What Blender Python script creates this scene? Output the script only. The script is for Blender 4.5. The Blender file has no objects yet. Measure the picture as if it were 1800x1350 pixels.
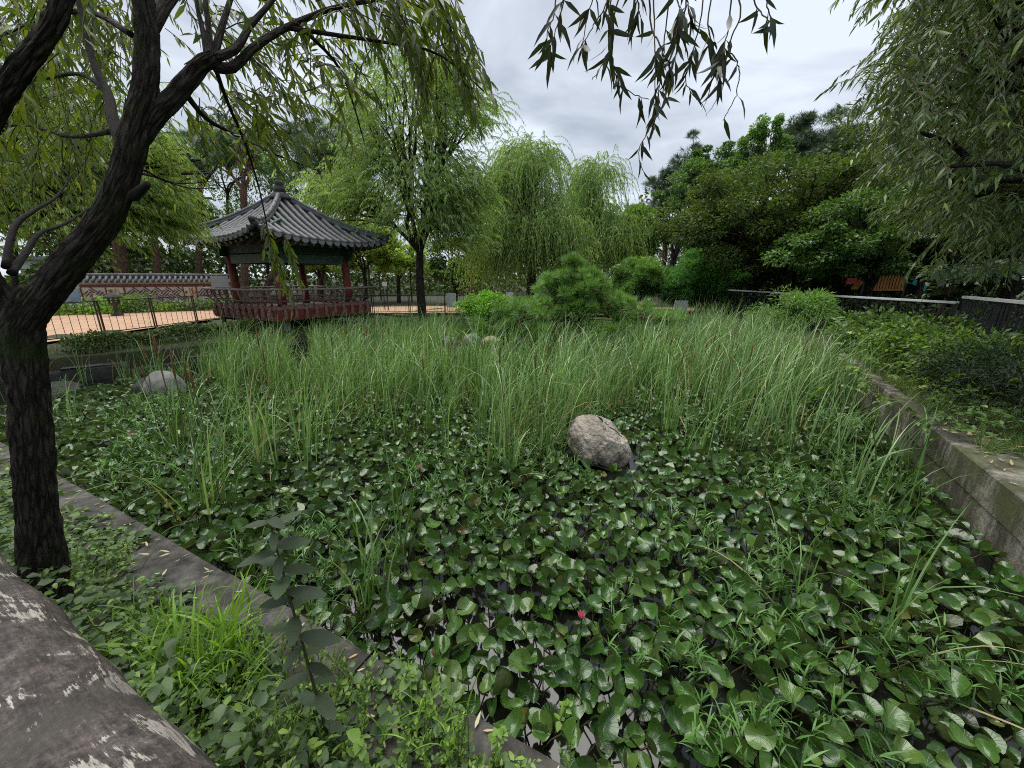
import bpy, math, random
import numpy as np
from mathutils import Matrix, Vector, noise as mnoise

random.seed(5)
rng = np.random.default_rng(11)
SC = bpy.context.scene
COL = SC.collection
R = math.radians
PI = math.pi

# ------------------------------------------------------------------ camera, sky, sun, exposure
PITCH = 15.46
cam_d = bpy.data.cameras.new("camera"); cam = bpy.data.objects.new("camera", cam_d); COL.objects.link(cam)
cam.location = (0, 0, 2.0); cam.rotation_euler = (R(90 - PITCH), 0, 0)
cam_d.sensor_fit = 'HORIZONTAL'; cam_d.sensor_width = 36; cam_d.lens = 36 * 676 / 1800
cam_d.clip_start = 0.02; cam_d.clip_end = 2000
SC.camera = cam

SUN_EL, SUN_AZ = 72, 325      # azimuth clockwise from +Y
world = bpy.data.worlds.new("World"); SC.world = world; world.use_nodes = True
def build_world():
    nt = world.node_tree; nt.nodes.clear(); N = nt.nodes.new; L = nt.links.new
    out = N('ShaderNodeOutputWorld'); bg = N('ShaderNodeBackground'); bg.inputs[1].default_value = 0.1
    sky = N('ShaderNodeTexSky'); sky.sky_type = 'NISHITA'; sky.sun_disc = False
    sky.sun_elevation = R(SUN_EL); sky.sun_rotation = R(SUN_AZ)
    tc = N('ShaderNodeTexCoord'); sep = N('ShaderNodeSeparateXYZ'); L(tc.outputs['Generated'], sep.inputs[0])
    mx = N('ShaderNodeMath'); mx.operation = 'MAXIMUM'; L(sep.outputs[2], mx.inputs[0]); mx.inputs[1].default_value = 0.0
    ad = N('ShaderNodeMath'); ad.operation = 'ADD'; L(mx.outputs[0], ad.inputs[0]); ad.inputs[1].default_value = 0.22
    dx = N('ShaderNodeMath'); dx.operation = 'DIVIDE'; L(sep.outputs[0], dx.inputs[0]); L(ad.outputs[0], dx.inputs[1])
    dy = N('ShaderNodeMath'); dy.operation = 'DIVIDE'; L(sep.outputs[1], dy.inputs[0]); L(ad.outputs[0], dy.inputs[1])
    cb = N('ShaderNodeCombineXYZ'); L(dx.outputs[0], cb.inputs[0]); L(dy.outputs[0], cb.inputs[1]); cb.inputs[2].default_value = 3.7
    n1 = N('ShaderNodeTexNoise'); n1.inputs['Scale'].default_value = 1.7; n1.inputs['Detail'].default_value = 6; n1.inputs['Roughness'].default_value = .52; n1.inputs['Distortion'].default_value = .5
    L(cb.outputs[0], n1.inputs['Vector'])
    cr = N('ShaderNodeValToRGB'); L(n1.outputs[0], cr.inputs[0])
    e = cr.color_ramp.elements; e[0].position = .36; e[0].color = (.135, .15, .174, 1); e[1].position = .62; e[1].color = (.246, .267, .296, 1)
    m = cr.color_ramp.elements.new(.5); m.color = (.19, .207, .234, 1)
    sc = N('ShaderNodeVectorMath'); sc.operation = 'SCALE'; L(cr.outputs[0], sc.inputs[0]); sc.inputs['Scale'].default_value = 10.0
    mix = N('ShaderNodeMixRGB'); mix.inputs[0].default_value = .96
    L(sky.outputs[0], mix.inputs[1]); L(sc.outputs[0], mix.inputs[2])
    L(mix.outputs[0], bg.inputs[0]); L(bg.outputs[0], out.inputs[0])
build_world()

sun_d = bpy.data.lights.new("sun", 'SUN'); sun = bpy.data.objects.new("sun", sun_d); COL.objects.link(sun)
sun_d.energy = 1.5; sun_d.angle = R(60); sun_d.color = (1, .97, .91)
_v = Vector((math.sin(R(SUN_AZ)) * math.cos(R(SUN_EL)), math.cos(R(SUN_AZ)) * math.cos(R(SUN_EL)), math.sin(R(SUN_EL))))
sun.rotation_euler = _v.to_track_quat('Z', 'Y').to_euler()

vs = SC.view_settings
vs.view_transform = 'Standard'; vs.look = 'None'; vs.exposure = 1.8; vs.gamma = 1.0; vs.use_curve_mapping = False
cy = SC.cycles
cy.max_bounces = 6; cy.diffuse_bounces = 3; cy.glossy_bounces = 2; cy.transmission_bounces = 3; cy.transparent_max_bounces = 4
cy.filter_width = 1.05
cy.use_adaptive_sampling = True; cy.adaptive_threshold = .012; cy.use_denoising = False
cy.caustics_reflective = False; cy.caustics_refractive = False

# ------------------------------------------------------------------ photo geometry helpers (pixel of the 1800x1350 photo -> point)
F0 = 676.0; _c, _s = math.cos(R(PITCH)), math.sin(R(PITCH))
def ray(px, py):
    a = (px - 900) / F0; b = (675 - py) / F0
    return np.array([a, _c + b * _s, -_s + b * _c])
def at(px, py, Y):
    d = ray(px, py); return np.array([0, 0, 2.0]) + d * (Y / d[1])
def G(px, py, z):
    d = ray(px, py); return np.array([0, 0, 2.0]) + d * ((z - 2.0) / d[2])

# ------------------------------------------------------------------ object helpers
def tag(o, label=None, cat=None, group=None, kind=None):
    if label: o['label'] = label
    if cat: o['category'] = cat
    if group: o['group'] = group
    if kind: o['kind'] = kind
    return o
def thing(name, label, cat, loc=(0, 0, 0), group=None, rz=0.0):
    o = bpy.data.objects.new(name, None); COL.objects.link(o)
    o.location = loc; o.rotation_euler = (0, 0, rz); o.empty_display_size = .1
    o['_w'] = 1
    return tag(o, label, cat, group)
def root_inv(o):
    return (Matrix.Translation(o.location) @ o.rotation_euler.to_matrix().to_4x4()).inverted()
def link(name, me, parent=None, world=True):
    o = bpy.data.objects.new(name, me); COL.objects.link(o)
    if parent is not None:
        o.parent = parent
        if world and parent.type == 'EMPTY': o.matrix_parent_inverse = root_inv(parent)
    return o
def tomesh(name, V, Fs, mat=None, smooth=True, attrs=None):
    V = np.asarray(V, np.float32).reshape(-1, 3)
    Fs = [np.asarray(f, np.int32) for f in (Fs if isinstance(Fs, list) else [Fs]) if len(f)]
    me = bpy.data.meshes.new(name)
    me.vertices.add(len(V)); me.vertices.foreach_set('co', V.ravel())
    idx = np.concatenate([f.ravel() for f in Fs]); tot = np.concatenate([np.full(len(f), f.shape[1], np.int32) for f in Fs])
    st = np.concatenate([[0], np.cumsum(tot)[:-1]]).astype(np.int32)
    me.loops.add(len(idx)); me.loops.foreach_set('vertex_index', idx)
    me.polygons.add(len(tot)); me.polygons.foreach_set('loop_start', st)
    me.polygons.foreach_set('use_smooth', np.full(len(tot), smooth, bool))
    if attrs:
        for k, a in attrs.items():
            a = np.asarray(a, np.float32)
            at_ = me.attributes.new(k, 'FLOAT_VECTOR', 'POINT'); at_.data.foreach_set('vector', a.ravel())
    me.update(calc_edges=True); me.validate()
    if mat is not None: me.materials.append(mat)
    return me
def mk(name, V, Fs, mat, parent=None, smooth=True, attrs=None, world=True):
    return link(name, tomesh(name, V, Fs, mat, smooth, attrs), parent, world)

class MB:
    """collects shapes for one mesh"""
    def __init__(s): s.V = []; s.F3 = []; s.F4 = []; s.n = 0; s.A = []
    def add(s, V, F, A=None):
        V = np.asarray(V, float).reshape(-1, 3); s.V.append(V); s.A.append(np.zeros_like(V) if A is None else A)
        for f in (F if isinstance(F, list) and len(F) and hasattr(F[0], 'shape') else [np.asarray(F)]):
            if len(f) == 0: continue
            (s.F3 if f.shape[1] == 3 else s.F4).append(np.asarray(f) + s.n)
        s.n += len(V); return s
    def box(s, c, d, rz=0.0, M=None):
        h = np.array(d) / 2.0
        V = np.array([[x, y, z] for z in (-1, 1) for y in (-1, 1) for x in (-1, 1)]) * h
        if rz: V = V @ np.array([[math.cos(rz), math.sin(rz), 0], [-math.sin(rz), math.cos(rz), 0], [0, 0, 1]])
        if M is not None: V = V @ np.asarray(M).T
        return s.add(V + np.array(c), np.array([[0, 2, 3, 1], [4, 5, 7, 6], [0, 1, 5, 4], [2, 6, 7, 3], [0, 4, 6, 2], [1, 3, 7, 5]]))
    def bar(s, a, b, w, h):
        """box from a to b, w sideways, h in the plane with up"""
        a = np.array(a, float); b = np.array(b, float); d = b - a; L = np.linalg.norm(d); d /= L
        up = np.array([0, 0, 1.0]) if abs(d[2]) < .95 else np.array([1.0, 0, 0])
        y = np.cross(up, d); y /= np.linalg.norm(y); z = np.cross(d, y)
        return s.box((a + b) / 2, (L, w, h), M=np.stack([d, y, z], 1))
    def tube(s, pts, rad, seg=8, cap=True, rough=0.0, seed=0, sy=1.0):
        V, F, A = tube_arrays(pts, rad, seg, cap, rough, seed, sy)
        return s.add(V, F, A)
    def lathe(s, prof, c=(0, 0, 0), seg=20):
        prof = np.array(prof, float); an = np.linspace(0, 2 * PI, seg, endpoint=False)
        V = np.stack([prof[:, None, 0] * np.cos(an), prof[:, None, 0] * np.sin(an), np.repeat(prof[:, 1:2], seg, 1)], -1).reshape(-1, 3) + np.array(c)
        F = [[i * seg + j, i * seg + (j + 1) % seg, (i + 1) * seg + (j + 1) % seg, (i + 1) * seg + j] for i in range(len(prof) - 1) for j in range(seg)]
        return s.add(V, np.array(F))
    def plate(s, poly, y0, y1):
        """polygon in xz given as list, extruded in y"""
        p = np.array(poly, float); n = len(p); c = p.mean(0)
        V = []; F = []
        for y in (y0, y1): V += [[q[0], y, q[1]] for q in p] + [[c[0], y, c[1]]]
        for i in range(n):
            j = (i + 1) % n
            F += [[i, j, n], [n + 1 + j, n + 1 + i, 2 * n + 1], [i, n + 1 + i, n + 1 + j], [i, n + 1 + j, j]]
        return s.add(V, np.array(F))
    def arrays(s):
        Fs = []
        if s.F3: Fs.append(np.concatenate(s.F3))
        if s.F4: Fs.append(np.concatenate(s.F4))
        return np.concatenate(s.V), Fs, np.concatenate(s.A)
    def build(s, name, mat, parent=None, smooth=False, attr=False, world=True):
        V, Fs, A = s.arrays()
        return mk(name, V, Fs, mat, parent, smooth, {'tuv': A} if attr else None, world)

def smooth_path(pts, n):
    pts = np.array(pts, float); k = len(pts)
    t = np.linspace(0, k - 1, n); out = []
    for u in t:
        i = min(int(u), k - 2); f = u - i
        p0, p1, p2, p3 = pts[max(i - 1, 0)], pts[i], pts[i + 1], pts[min(i + 2, k - 1)]
        out.append(.5 * ((2 * p1) + (-p0 + p2) * f + (2 * p0 - 5 * p1 + 4 * p2 - p3) * f * f + (-p0 + 3 * p1 - 3 * p2 + p3) * f ** 3))
    return np.array(out)
def tube_arrays(pts, rad, seg=8, cap=True, rough=0.0, seed=0, sy=1.0, bark=0):
    pts = np.array(pts, float); n = len(pts); rad = np.broadcast_to(np.array(rad, float), (n,))
    T = np.gradient(pts, axis=0); T /= np.linalg.norm(T, axis=1)[:, None] + 1e-12
    ref = np.array([0, 0, 1.0]) if abs(T[0][2]) < .9 else np.array([1.0, 0, 0])
    u = np.cross(ref, T[0]); u /= np.linalg.norm(u); U = [u]
    for i in range(1, n):
        u = U[-1] - T[i] * np.dot(U[-1], T[i]); u /= np.linalg.norm(u); U.append(u)
    U = np.array(U); W = np.cross(T, U)
    an = np.linspace(0, 2 * PI, seg, endpoint=False)
    ca, sa = np.cos(an), np.sin(an)
    ln = np.concatenate([[0], np.cumsum(np.linalg.norm(np.diff(pts, axis=0), axis=1))])
    rr = np.repeat(rad[:, None], seg, 1)
    if rough:
        for i in range(n):
            for j in range(seg):
                q = Vector((ca[j] * 2.2, sa[j] * 2.2, ln[i] * 5 + seed)); q2 = Vector((ca[j] * 6, sa[j] * 6, ln[i] * 7 + seed))
                rr[i, j] *= 1 + rough * (mnoise.noise(q) + .7 * mnoise.noise(q2))
                if bark: rr[i, j] += .011 * (.5 - abs(mnoise.noise(Vector((ca[j] * 4.2, sa[j] * 4.2, ln[i] * 6 + seed))) * 2.2) - .5 * abs(mnoise.noise(Vector((ca[j] * 9, sa[j] * 9, ln[i] * 16 + seed)))))
    V = pts[:, None] + rr[..., None] * (ca[None, :, None] * U[:, None] + sy * sa[None, :, None] * W[:, None])
    A = np.stack([np.repeat(ca[None], n, 0) * rad[:, None], np.repeat(sa[None], n, 0) * rad[:, None], np.repeat(ln[:, None], seg, 1)], -1)
    i, j = np.meshgrid(np.arange(n - 1), np.arange(seg), indexing='ij'); j2 = (j + 1) % seg
    F4 = np.stack([i * seg + j, i * seg + j2, (i + 1) * seg + j2, (i + 1) * seg + j], -1).reshape(-1, 4)
    V = V.reshape(-1, 3); A = A.reshape(-1, 3); Fs = [F4]
    if cap:
        V = np.concatenate([V, pts[:1], pts[-1:]]); A = np.concatenate([A, A[:1] * 0, A[-1:] * 0 + [0, 0, ln[-1]]])
        q = np.arange(seg); q2 = (q + 1) % seg
        Fs.append(np.concatenate([np.stack([q2, q, np.full(seg, n * seg)], 1), np.stack([(n - 1) * seg + q, (n - 1) * seg + q2, np.full(seg, n * seg + 1)], 1)]))
    return V, Fs, A
def nrm(a): return a / (np.linalg.norm(a, axis=-1, keepdims=True) + 1e-12)
def rdir(n):
    return nrm(rng.normal(size=(n, 3)))
def thin_tubes(P, r0, r1=.35, seg=3):
    """P (n,K,3) many thin tubes at once"""
    n, K, _ = P.shape
    T = nrm(np.gradient(P, axis=1)); ref = nrm(np.array([.31, .42, .85]) + 0 * T)
    U = nrm(np.cross(T, ref)); W = np.cross(T, U)
    an = np.linspace(0, 2 * PI, seg, endpoint=False)
    r = (np.asarray(r0).reshape(-1, 1) * np.linspace(1, r1, K)[None])[..., None, None]
    V = P[:, :, None] + r * (np.cos(an)[:, None] * U[:, :, None] + np.sin(an)[:, None] * W[:, :, None])
    b = (np.arange(n) * K * seg)[:, None, None]; i = np.arange(K - 1)[None, :, None]; j = np.arange(seg)[None, None]; j2 = (j + 1) % seg
    F = np.stack([b + i * seg + j, b + i * seg + j2, b + (i + 1) * seg + j2, b + (i + 1) * seg + j], -1).reshape(-1, 4)
    return V.reshape(-1, 3), F
def frames(D, N):
    X = nrm(D); Y = nrm(np.cross(N, X)); Z = np.cross(X, Y); return X, Y, Z
def scatter(tv, tf, P, D, N, S):
    X, Y, Z = frames(D, N); n, k = len(P), len(tv); S = np.broadcast_to(np.asarray(S, float), (n,))
    V = P[:, None] + S[:, None, None] * (tv[None, :, 0:1] * X[:, None] + tv[None, :, 1:2] * Y[:, None] + tv[None, :, 2:3] * Z[:, None])
    F = (tf[None] + (np.arange(n) * k)[:, None, None]).reshape(-1, tf.shape[1])
    return V.reshape(-1, 3), F

# ------------------------------------------------------------------ leaf templates (length 1 along +X, up +Z)
def leaf8(w, fold=.25, droop=.18, p1=.32, p2=.68):
    def z(x, y): return fold * abs(y) - droop * x * x
    m = [(0, 0), (p1, 0), (p2, 0), (1, 0)]; s = [(p1, w), (p2, w * .72)]
    V = [(x, y, z(x, y)) for x, y in m] + [(x, y, z(x, y)) for x, y in s] + [(x, -y, z(x, y)) for x, y in s]
    F = [(0, 1, 4), (1, 5, 4), (1, 2, 5), (2, 3, 5), (0, 6, 1), (1, 6, 7), (1, 7, 2), (2, 7, 3)]
    return np.array(V), np.array(F)
def leaf2(w, fold=.2, droop=.12):
    return np.array([(0, 0, 0), (.42, w, fold * w), (1, 0, -droop), (.42, -w, fold * w)]), np.array([(0, 2, 1), (0, 3, 2)])
def tuft(k=8, w=.035, spread=1.0):
    V = []; F = []
    for i in range(k):
        a = i * 2.4; e = spread * (.35 + .65 * ((i * .618) % 1)); d = np.array([math.cos(e), math.sin(e) * math.cos(a), math.sin(e) * math.sin(a)])
        sd = np.cross(d, [.3, .5, .8]); sd /= np.linalg.norm(sd)
        b = len(V); L = .75 + .25 * ((i * .38) % 1)
        V += [tuple(sd * w * .6), tuple(-sd * w * .6), tuple(d * L * .55 + sd * w), tuple(d * L)]
        F += [(b, b + 1, b + 2), (b + 1, b + 3, b + 2)]
    return np.array(V), np.array(F)
LANCE = leaf8(.095, .3, .25); LANCE2 = leaf2(.085); OVATE = leaf8(.27, .25, .2, .3, .7); OVATE2 = leaf2(.3); TUFT = tuft()
LONG2 = leaf2(.06); WILL2 = leaf2(.1)

# ------------------------------------------------------------------ materials
MATS = {}
def nodes(name):
    m = bpy.data.materials.new(name); m.use_nodes = True; nt = m.node_tree; nt.nodes.clear()
    o = nt.nodes.new('ShaderNodeOutputMaterial'); MATS[name] = m
    return m, nt, nt.nodes.new, nt.links.new, o
def ramp(N, cols):
    r = N('ShaderNodeValToRGB'); e = r.color_ramp.elements
    e[0].position, e[0].color = cols[0][0], (*cols[0][1], 1); e[1].position, e[1].color = cols[-1][0], (*cols[-1][1], 1)
    for p, c in cols[1:-1]: q = e.new(p); q.color = (*c, 1)
    return r
def leafmat(name, cols, rough=.5, trans=.3, tcol=None, spec=.4, back=None, objrand=False):
    """per-leaf colour from the random of each leaf island"""
    m, nt, N, L, o = nodes(name)
    g = N('ShaderNodeNewGeometry'); rv = g.outputs['Random Per Island']
    if objrand:
        oi = N('ShaderNodeObjectInfo'); a = N('ShaderNodeMath'); a.operation = 'ADD'; L(rv, a.inputs[0]); L(oi.outputs['Random'], a.inputs[1])
        f = N('ShaderNodeMath'); f.operation = 'FRACT'; L(a.outputs[0], f.inputs[0]); rv = f.outputs[0]
    k = len(cols); r = ramp(N, [(i / max(k - 1, 1), c) for i, c in enumerate(cols)]); L(rv, r.inputs[0])
    tcd = N('ShaderNodeTexCoord'); nz = N('ShaderNodeTexNoise'); nz.inputs['Scale'].default_value = .9; nz.inputs['Detail'].default_value = 2
    L(tcd.outputs['Object'], nz.inputs['Vector'])
    mr = N('ShaderNodeMapRange'); mr.inputs[1].default_value = .3; mr.inputs[2].default_value = .7; mr.inputs[3].default_value = .75; mr.inputs[4].default_value = 1.25
    L(nz.outputs[0], mr.inputs[0])
    mu = N('ShaderNodeVectorMath'); mu.operation = 'SCALE'; L(r.outputs[0], mu.inputs[0]); L(mr.outputs[0], mu.inputs['Scale'])
    col = mu.outputs[0]
    if back:
        mb = N('ShaderNodeMixRGB'); L(g.outputs['Backfacing'], mb.inputs[0]); L(col, mb.inputs[1]); mb.inputs[2].default_value = (*back, 1); col = mb.outputs[0]
    p = N('ShaderNodeBsdfPrincipled'); L(col, p.inputs['Base Color']); p.inputs['Roughness'].default_value = rough
    p.inputs['Specular IOR Level'].default_value = spec
    if trans > 0:
        t = N('ShaderNodeBsdfTranslucent')
        tm = N('ShaderNodeMixRGB'); tm.blend_type = 'MULTIPLY'; tm.inputs[0].default_value = 1; L(col, tm.inputs[1]); tm.inputs[2].default_value = (*(tcol or (1.5, 1.5, .6)), 1)
        L(tm.outputs[0], t.inputs[0])
        mx = N('ShaderNodeMixShader'); mx.inputs[0].default_value = trans; L(p.outputs[0], mx.inputs[1]); L(t.outputs[0], mx.inputs[2]); L(mx.outputs[0], o.inputs[0])
    else: L(p.outputs[0], o.inputs[0])
    return m
def solid(name, cols, scale=6.0, rough=.7, bump=.2, bscale=None, detail=6, spec=.3, coord='Object', stretch=(1, 1, 1), metal=0, dist=.02):
    """noise-mottled surface with fine relief"""
    m, nt, N, L, o = nodes(name)
    t = N('ShaderNodeTexCoord'); mp = N('ShaderNodeMapping'); mp.inputs['Scale'].default_value = stretch
    if coord == 'tuv':
        a = N('ShaderNodeAttribute'); a.attribute_name = 'tuv'; L(a.outputs['Vector'], mp.inputs[0])
    else: L(t.outputs[coord], mp.inputs[0])
    n = N('ShaderNodeTexNoise'); n.inputs['Scale'].default_value = scale; n.inputs['Detail'].default_value = detail; n.inputs['Roughness'].default_value = .6
    L(mp.outputs[0], n.inputs['Vector'])
    r = ramp(N, cols); L(n.outputs[0], r.inputs[0])
    p = N('ShaderNodeBsdfPrincipled'); L(r.outputs[0], p.inputs['Base Color']); p.inputs['Roughness'].default_value = rough; p.inputs['Specular IOR Level'].default_value = spec; p.inputs['Metallic'].default_value = metal
    if bump:
        n2 = N('ShaderNodeTexNoise'); n2.inputs['Scale'].default_value = bscale or scale * 4; n2.inputs['Detail'].default_value = 5; L(mp.outputs[0], n2.inputs['Vector'])
        b = N('ShaderNodeBump'); b.inputs['Strength'].default_value = bump; b.inputs['Distance'].default_value = dist; L(n2.outputs[0], b.inputs['Height']); L(b.outputs[0], p.inputs['Normal'])
    L(p.outputs[0], o.inputs[0]); return m

def bark_mat(name, dark, light, moss=None, sc=1.0):
    m, nt, N, L, o = nodes(name)
    a = N('ShaderNodeAttribute'); a.attribute_name = 'tuv'
    mp = N('ShaderNodeMapping'); mp.inputs['Scale'].default_value = (58 * sc, 58 * sc, 8 * sc); L(a.outputs['Vector'], mp.inputs[0])
    n0 = N('ShaderNodeTexNoise'); n0.inputs['Scale'].default_value = 1.2; n0.inputs['Detail'].default_value = 4; L(mp.outputs[0], n0.inputs['Vector'])
    add = N('ShaderNodeMixRGB'); add.blend_type = 'ADD'; add.inputs[0].default_value = 2.2; add.use_clamp = False; L(mp.outputs[0], add.inputs[1]); L(n0.outputs['Color'], add.inputs[2])
    v = N('ShaderNodeTexVoronoi'); v.feature = 'DISTANCE_TO_EDGE'; v.inputs['Scale'].default_value = 1.0; L(add.outputs[0], v.inputs['Vector'])
    n = N('ShaderNodeTexNoise'); n.inputs['Scale'].default_value = 3.5; n.inputs['Detail'].default_value = 8; n.inputs['Roughness'].default_value = .7; L(mp.outputs[0], n.inputs['Vector'])
    h = N('ShaderNodeMath'); h.operation = 'MULTIPLY'; L(v.outputs['Distance'], h.inputs[0]); h.inputs[1].default_value = 2.2
    hh = N('ShaderNodeMath'); hh.operation = 'ADD'; L(h.outputs[0], hh.inputs[0]); L(n.outputs[0], hh.inputs[1])
    r = ramp(N, [(.42, dark), (.95, light), (1.35 if False else 1.0, tuple(x * 1.35 for x in light))]); L(hh.outputs[0], r.inputs[0])
    col = r.outputs[0]
    if moss:
        n3 = N('ShaderNodeTexNoise'); n3.inputs['Scale'].default_value = 5; n3.inputs['Detail'].default_value = 6; L(a.outputs['Vector'], n3.inputs['Vector'])
        rm = ramp(N, [(.52, (0, 0, 0)), (.66, (1, 1, 1))]); L(n3.outputs[0], rm.inputs[0])
        mm = N('ShaderNodeMixRGB'); L(rm.outputs[0], mm.inputs[0]); L(col, mm.inputs[1]); mm.inputs[2].default_value = (*moss, 1); col = mm.outputs[0]
    p = N('ShaderNodeBsdfPrincipled'); L(col, p.inputs['Base Color']); p.inputs['Roughness'].default_value = .9; p.inputs['Specular IOR Level'].default_value = .2
    b = N('ShaderNodeBump'); b.inputs['Strength'].default_value = 1.0; b.inputs['Distance'].default_value = .018 / sc; L(hh.outputs[0], b.inputs['Height']); L(b.outputs[0], p.inputs['Normal'])
    L(p.outputs[0], o.inputs[0]); return m

def pad_mat():
    m, nt, N, L, o = nodes('lily_pad')
    g = N('ShaderNodeNewGeometry'); oi = N('ShaderNodeObjectInfo')
    ad = N('ShaderNodeMath'); ad.operation = 'ADD'; L(g.outputs['Random Per Island'], ad.inputs[0]); L(oi.outputs['Random'], ad.inputs[1])
    fr = N('ShaderNodeMath'); fr.operation = 'FRACT'; L(ad.outputs[0], fr.inputs[0])
    r = ramp(N, [(0, (.02, .06, .009)), (.3, (.032, .09, .013)), (.6, (.05, .125, .018)), (.85, (.072, .15, .022)), (.985, (.09, .15, .025)), (1, (.12, .08, .02))]); L(fr.outputs[0], r.inputs[0])
    a = N('ShaderNodeAttribute'); a.attribute_name = 'luv'; sp = N('ShaderNodeSeparateXYZ'); L(a.outputs['Vector'], sp.inputs[0])
    # radiating veins and the pale midrib
    an = N('ShaderNodeMath'); an.operation = 'ARCTAN2'; L(sp.outputs[1], an.inputs[0]); L(sp.outputs[0], an.inputs[1])
    fq = N('ShaderNodeMath'); fq.operation = 'MULTIPLY'; L(an.outputs[0], fq.inputs[0]); fq.inputs[1].default_value = 15
    cs = N('ShaderNodeMath'); cs.operation = 'COSINE'; L(fq.outputs[0], cs.inputs[0])
    pw = N('ShaderNodeMapRange'); L(cs.outputs[0], pw.inputs[0]); pw.inputs[1].default_value = .8; pw.inputs[2].default_value = 1; pw.inputs[3].default_value = 0; pw.inputs[4].default_value = .16
    ab = N('ShaderNodeMath'); ab.operation = 'ABSOLUTE'; L(sp.outputs[1], ab.inputs[0])
    mi = N('ShaderNodeMapRange'); L(ab.outputs[0], mi.inputs[0]); mi.inputs[1].default_value = .0; mi.inputs[2].default_value = .09; mi.inputs[3].default_value = .3; mi.inputs[4].default_value = 0
    mxv = N('ShaderNodeMath'); mxv.operation = 'MAXIMUM'; L(pw.outputs[0], mxv.inputs[0]); L(mi.outputs[0], mxv.inputs[1])
    vein = N('ShaderNodeMixRGB'); L(mxv.outputs[0], vein.inputs[0]); L(r.outputs[0], vein.inputs[1]); vein.inputs[2].default_value = (.16, .24, .10, 1)
    nz = N('ShaderNodeTexNoise'); nz.inputs['Scale'].default_value = 14; nz.inputs['Detail'].default_value = 5; L(g.outputs['Position'], nz.inputs['Vector'])
    nzr = ramp(N, [(.62, (0, 0, 0)), (.78, (1, 1, 1))]); L(nz.outputs[0], nzr.inputs[0])
    blot = N('ShaderNodeMixRGB'); bm_ = N('ShaderNodeMath'); bm_.operation = 'MULTIPLY'; L(nzr.outputs[0], bm_.inputs[0]); bm_.inputs[1].default_value = .4
    L(bm_.outputs[0], blot.inputs[0]); L(vein.outputs[0], blot.inputs[1]); blot.inputs[2].default_value = (.10, .085, .03, 1)
    bk = N('ShaderNodeMixRGB'); L(g.outputs['Backfacing'], bk.inputs[0]); L(blot.outputs[0], bk.inputs[1]); bk.inputs[2].default_value = (.05, .07, .02, 1)
    p = N('ShaderNodeBsdfPrincipled'); L(bk.outputs[0], p.inputs['Base Color']); p.inputs['Roughness'].default_value = .24; p.inputs['Specular IOR Level'].default_value = .75
    bn = N('ShaderNodeBump'); bn.inputs['Strength'].default_value = .5; bn.inputs['Distance'].default_value = .006; L(pw.outputs[0], bn.inputs['Height'])
    bn2 = N('ShaderNodeBump'); bn2.inputs['Strength'].default_value = .35; bn2.inputs['Distance'].default_value = .015; L(nz.outputs[0], bn2.inputs['Height']); L(bn.outputs[0], bn2.inputs['Normal']); L(bn2.outputs[0], p.inputs['Normal'])
    t = N('ShaderNodeBsdfTranslucent'); t.inputs[0].default_value = (.10, .16, .03, 1)
    mx = N('ShaderNodeMixShader'); mx.inputs[0].default_value = .22; L(p.outputs[0], mx.inputs[1]); L(t.outputs[0], mx.inputs[2]); L(mx.outputs[0], o.inputs[0])
    return m
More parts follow.
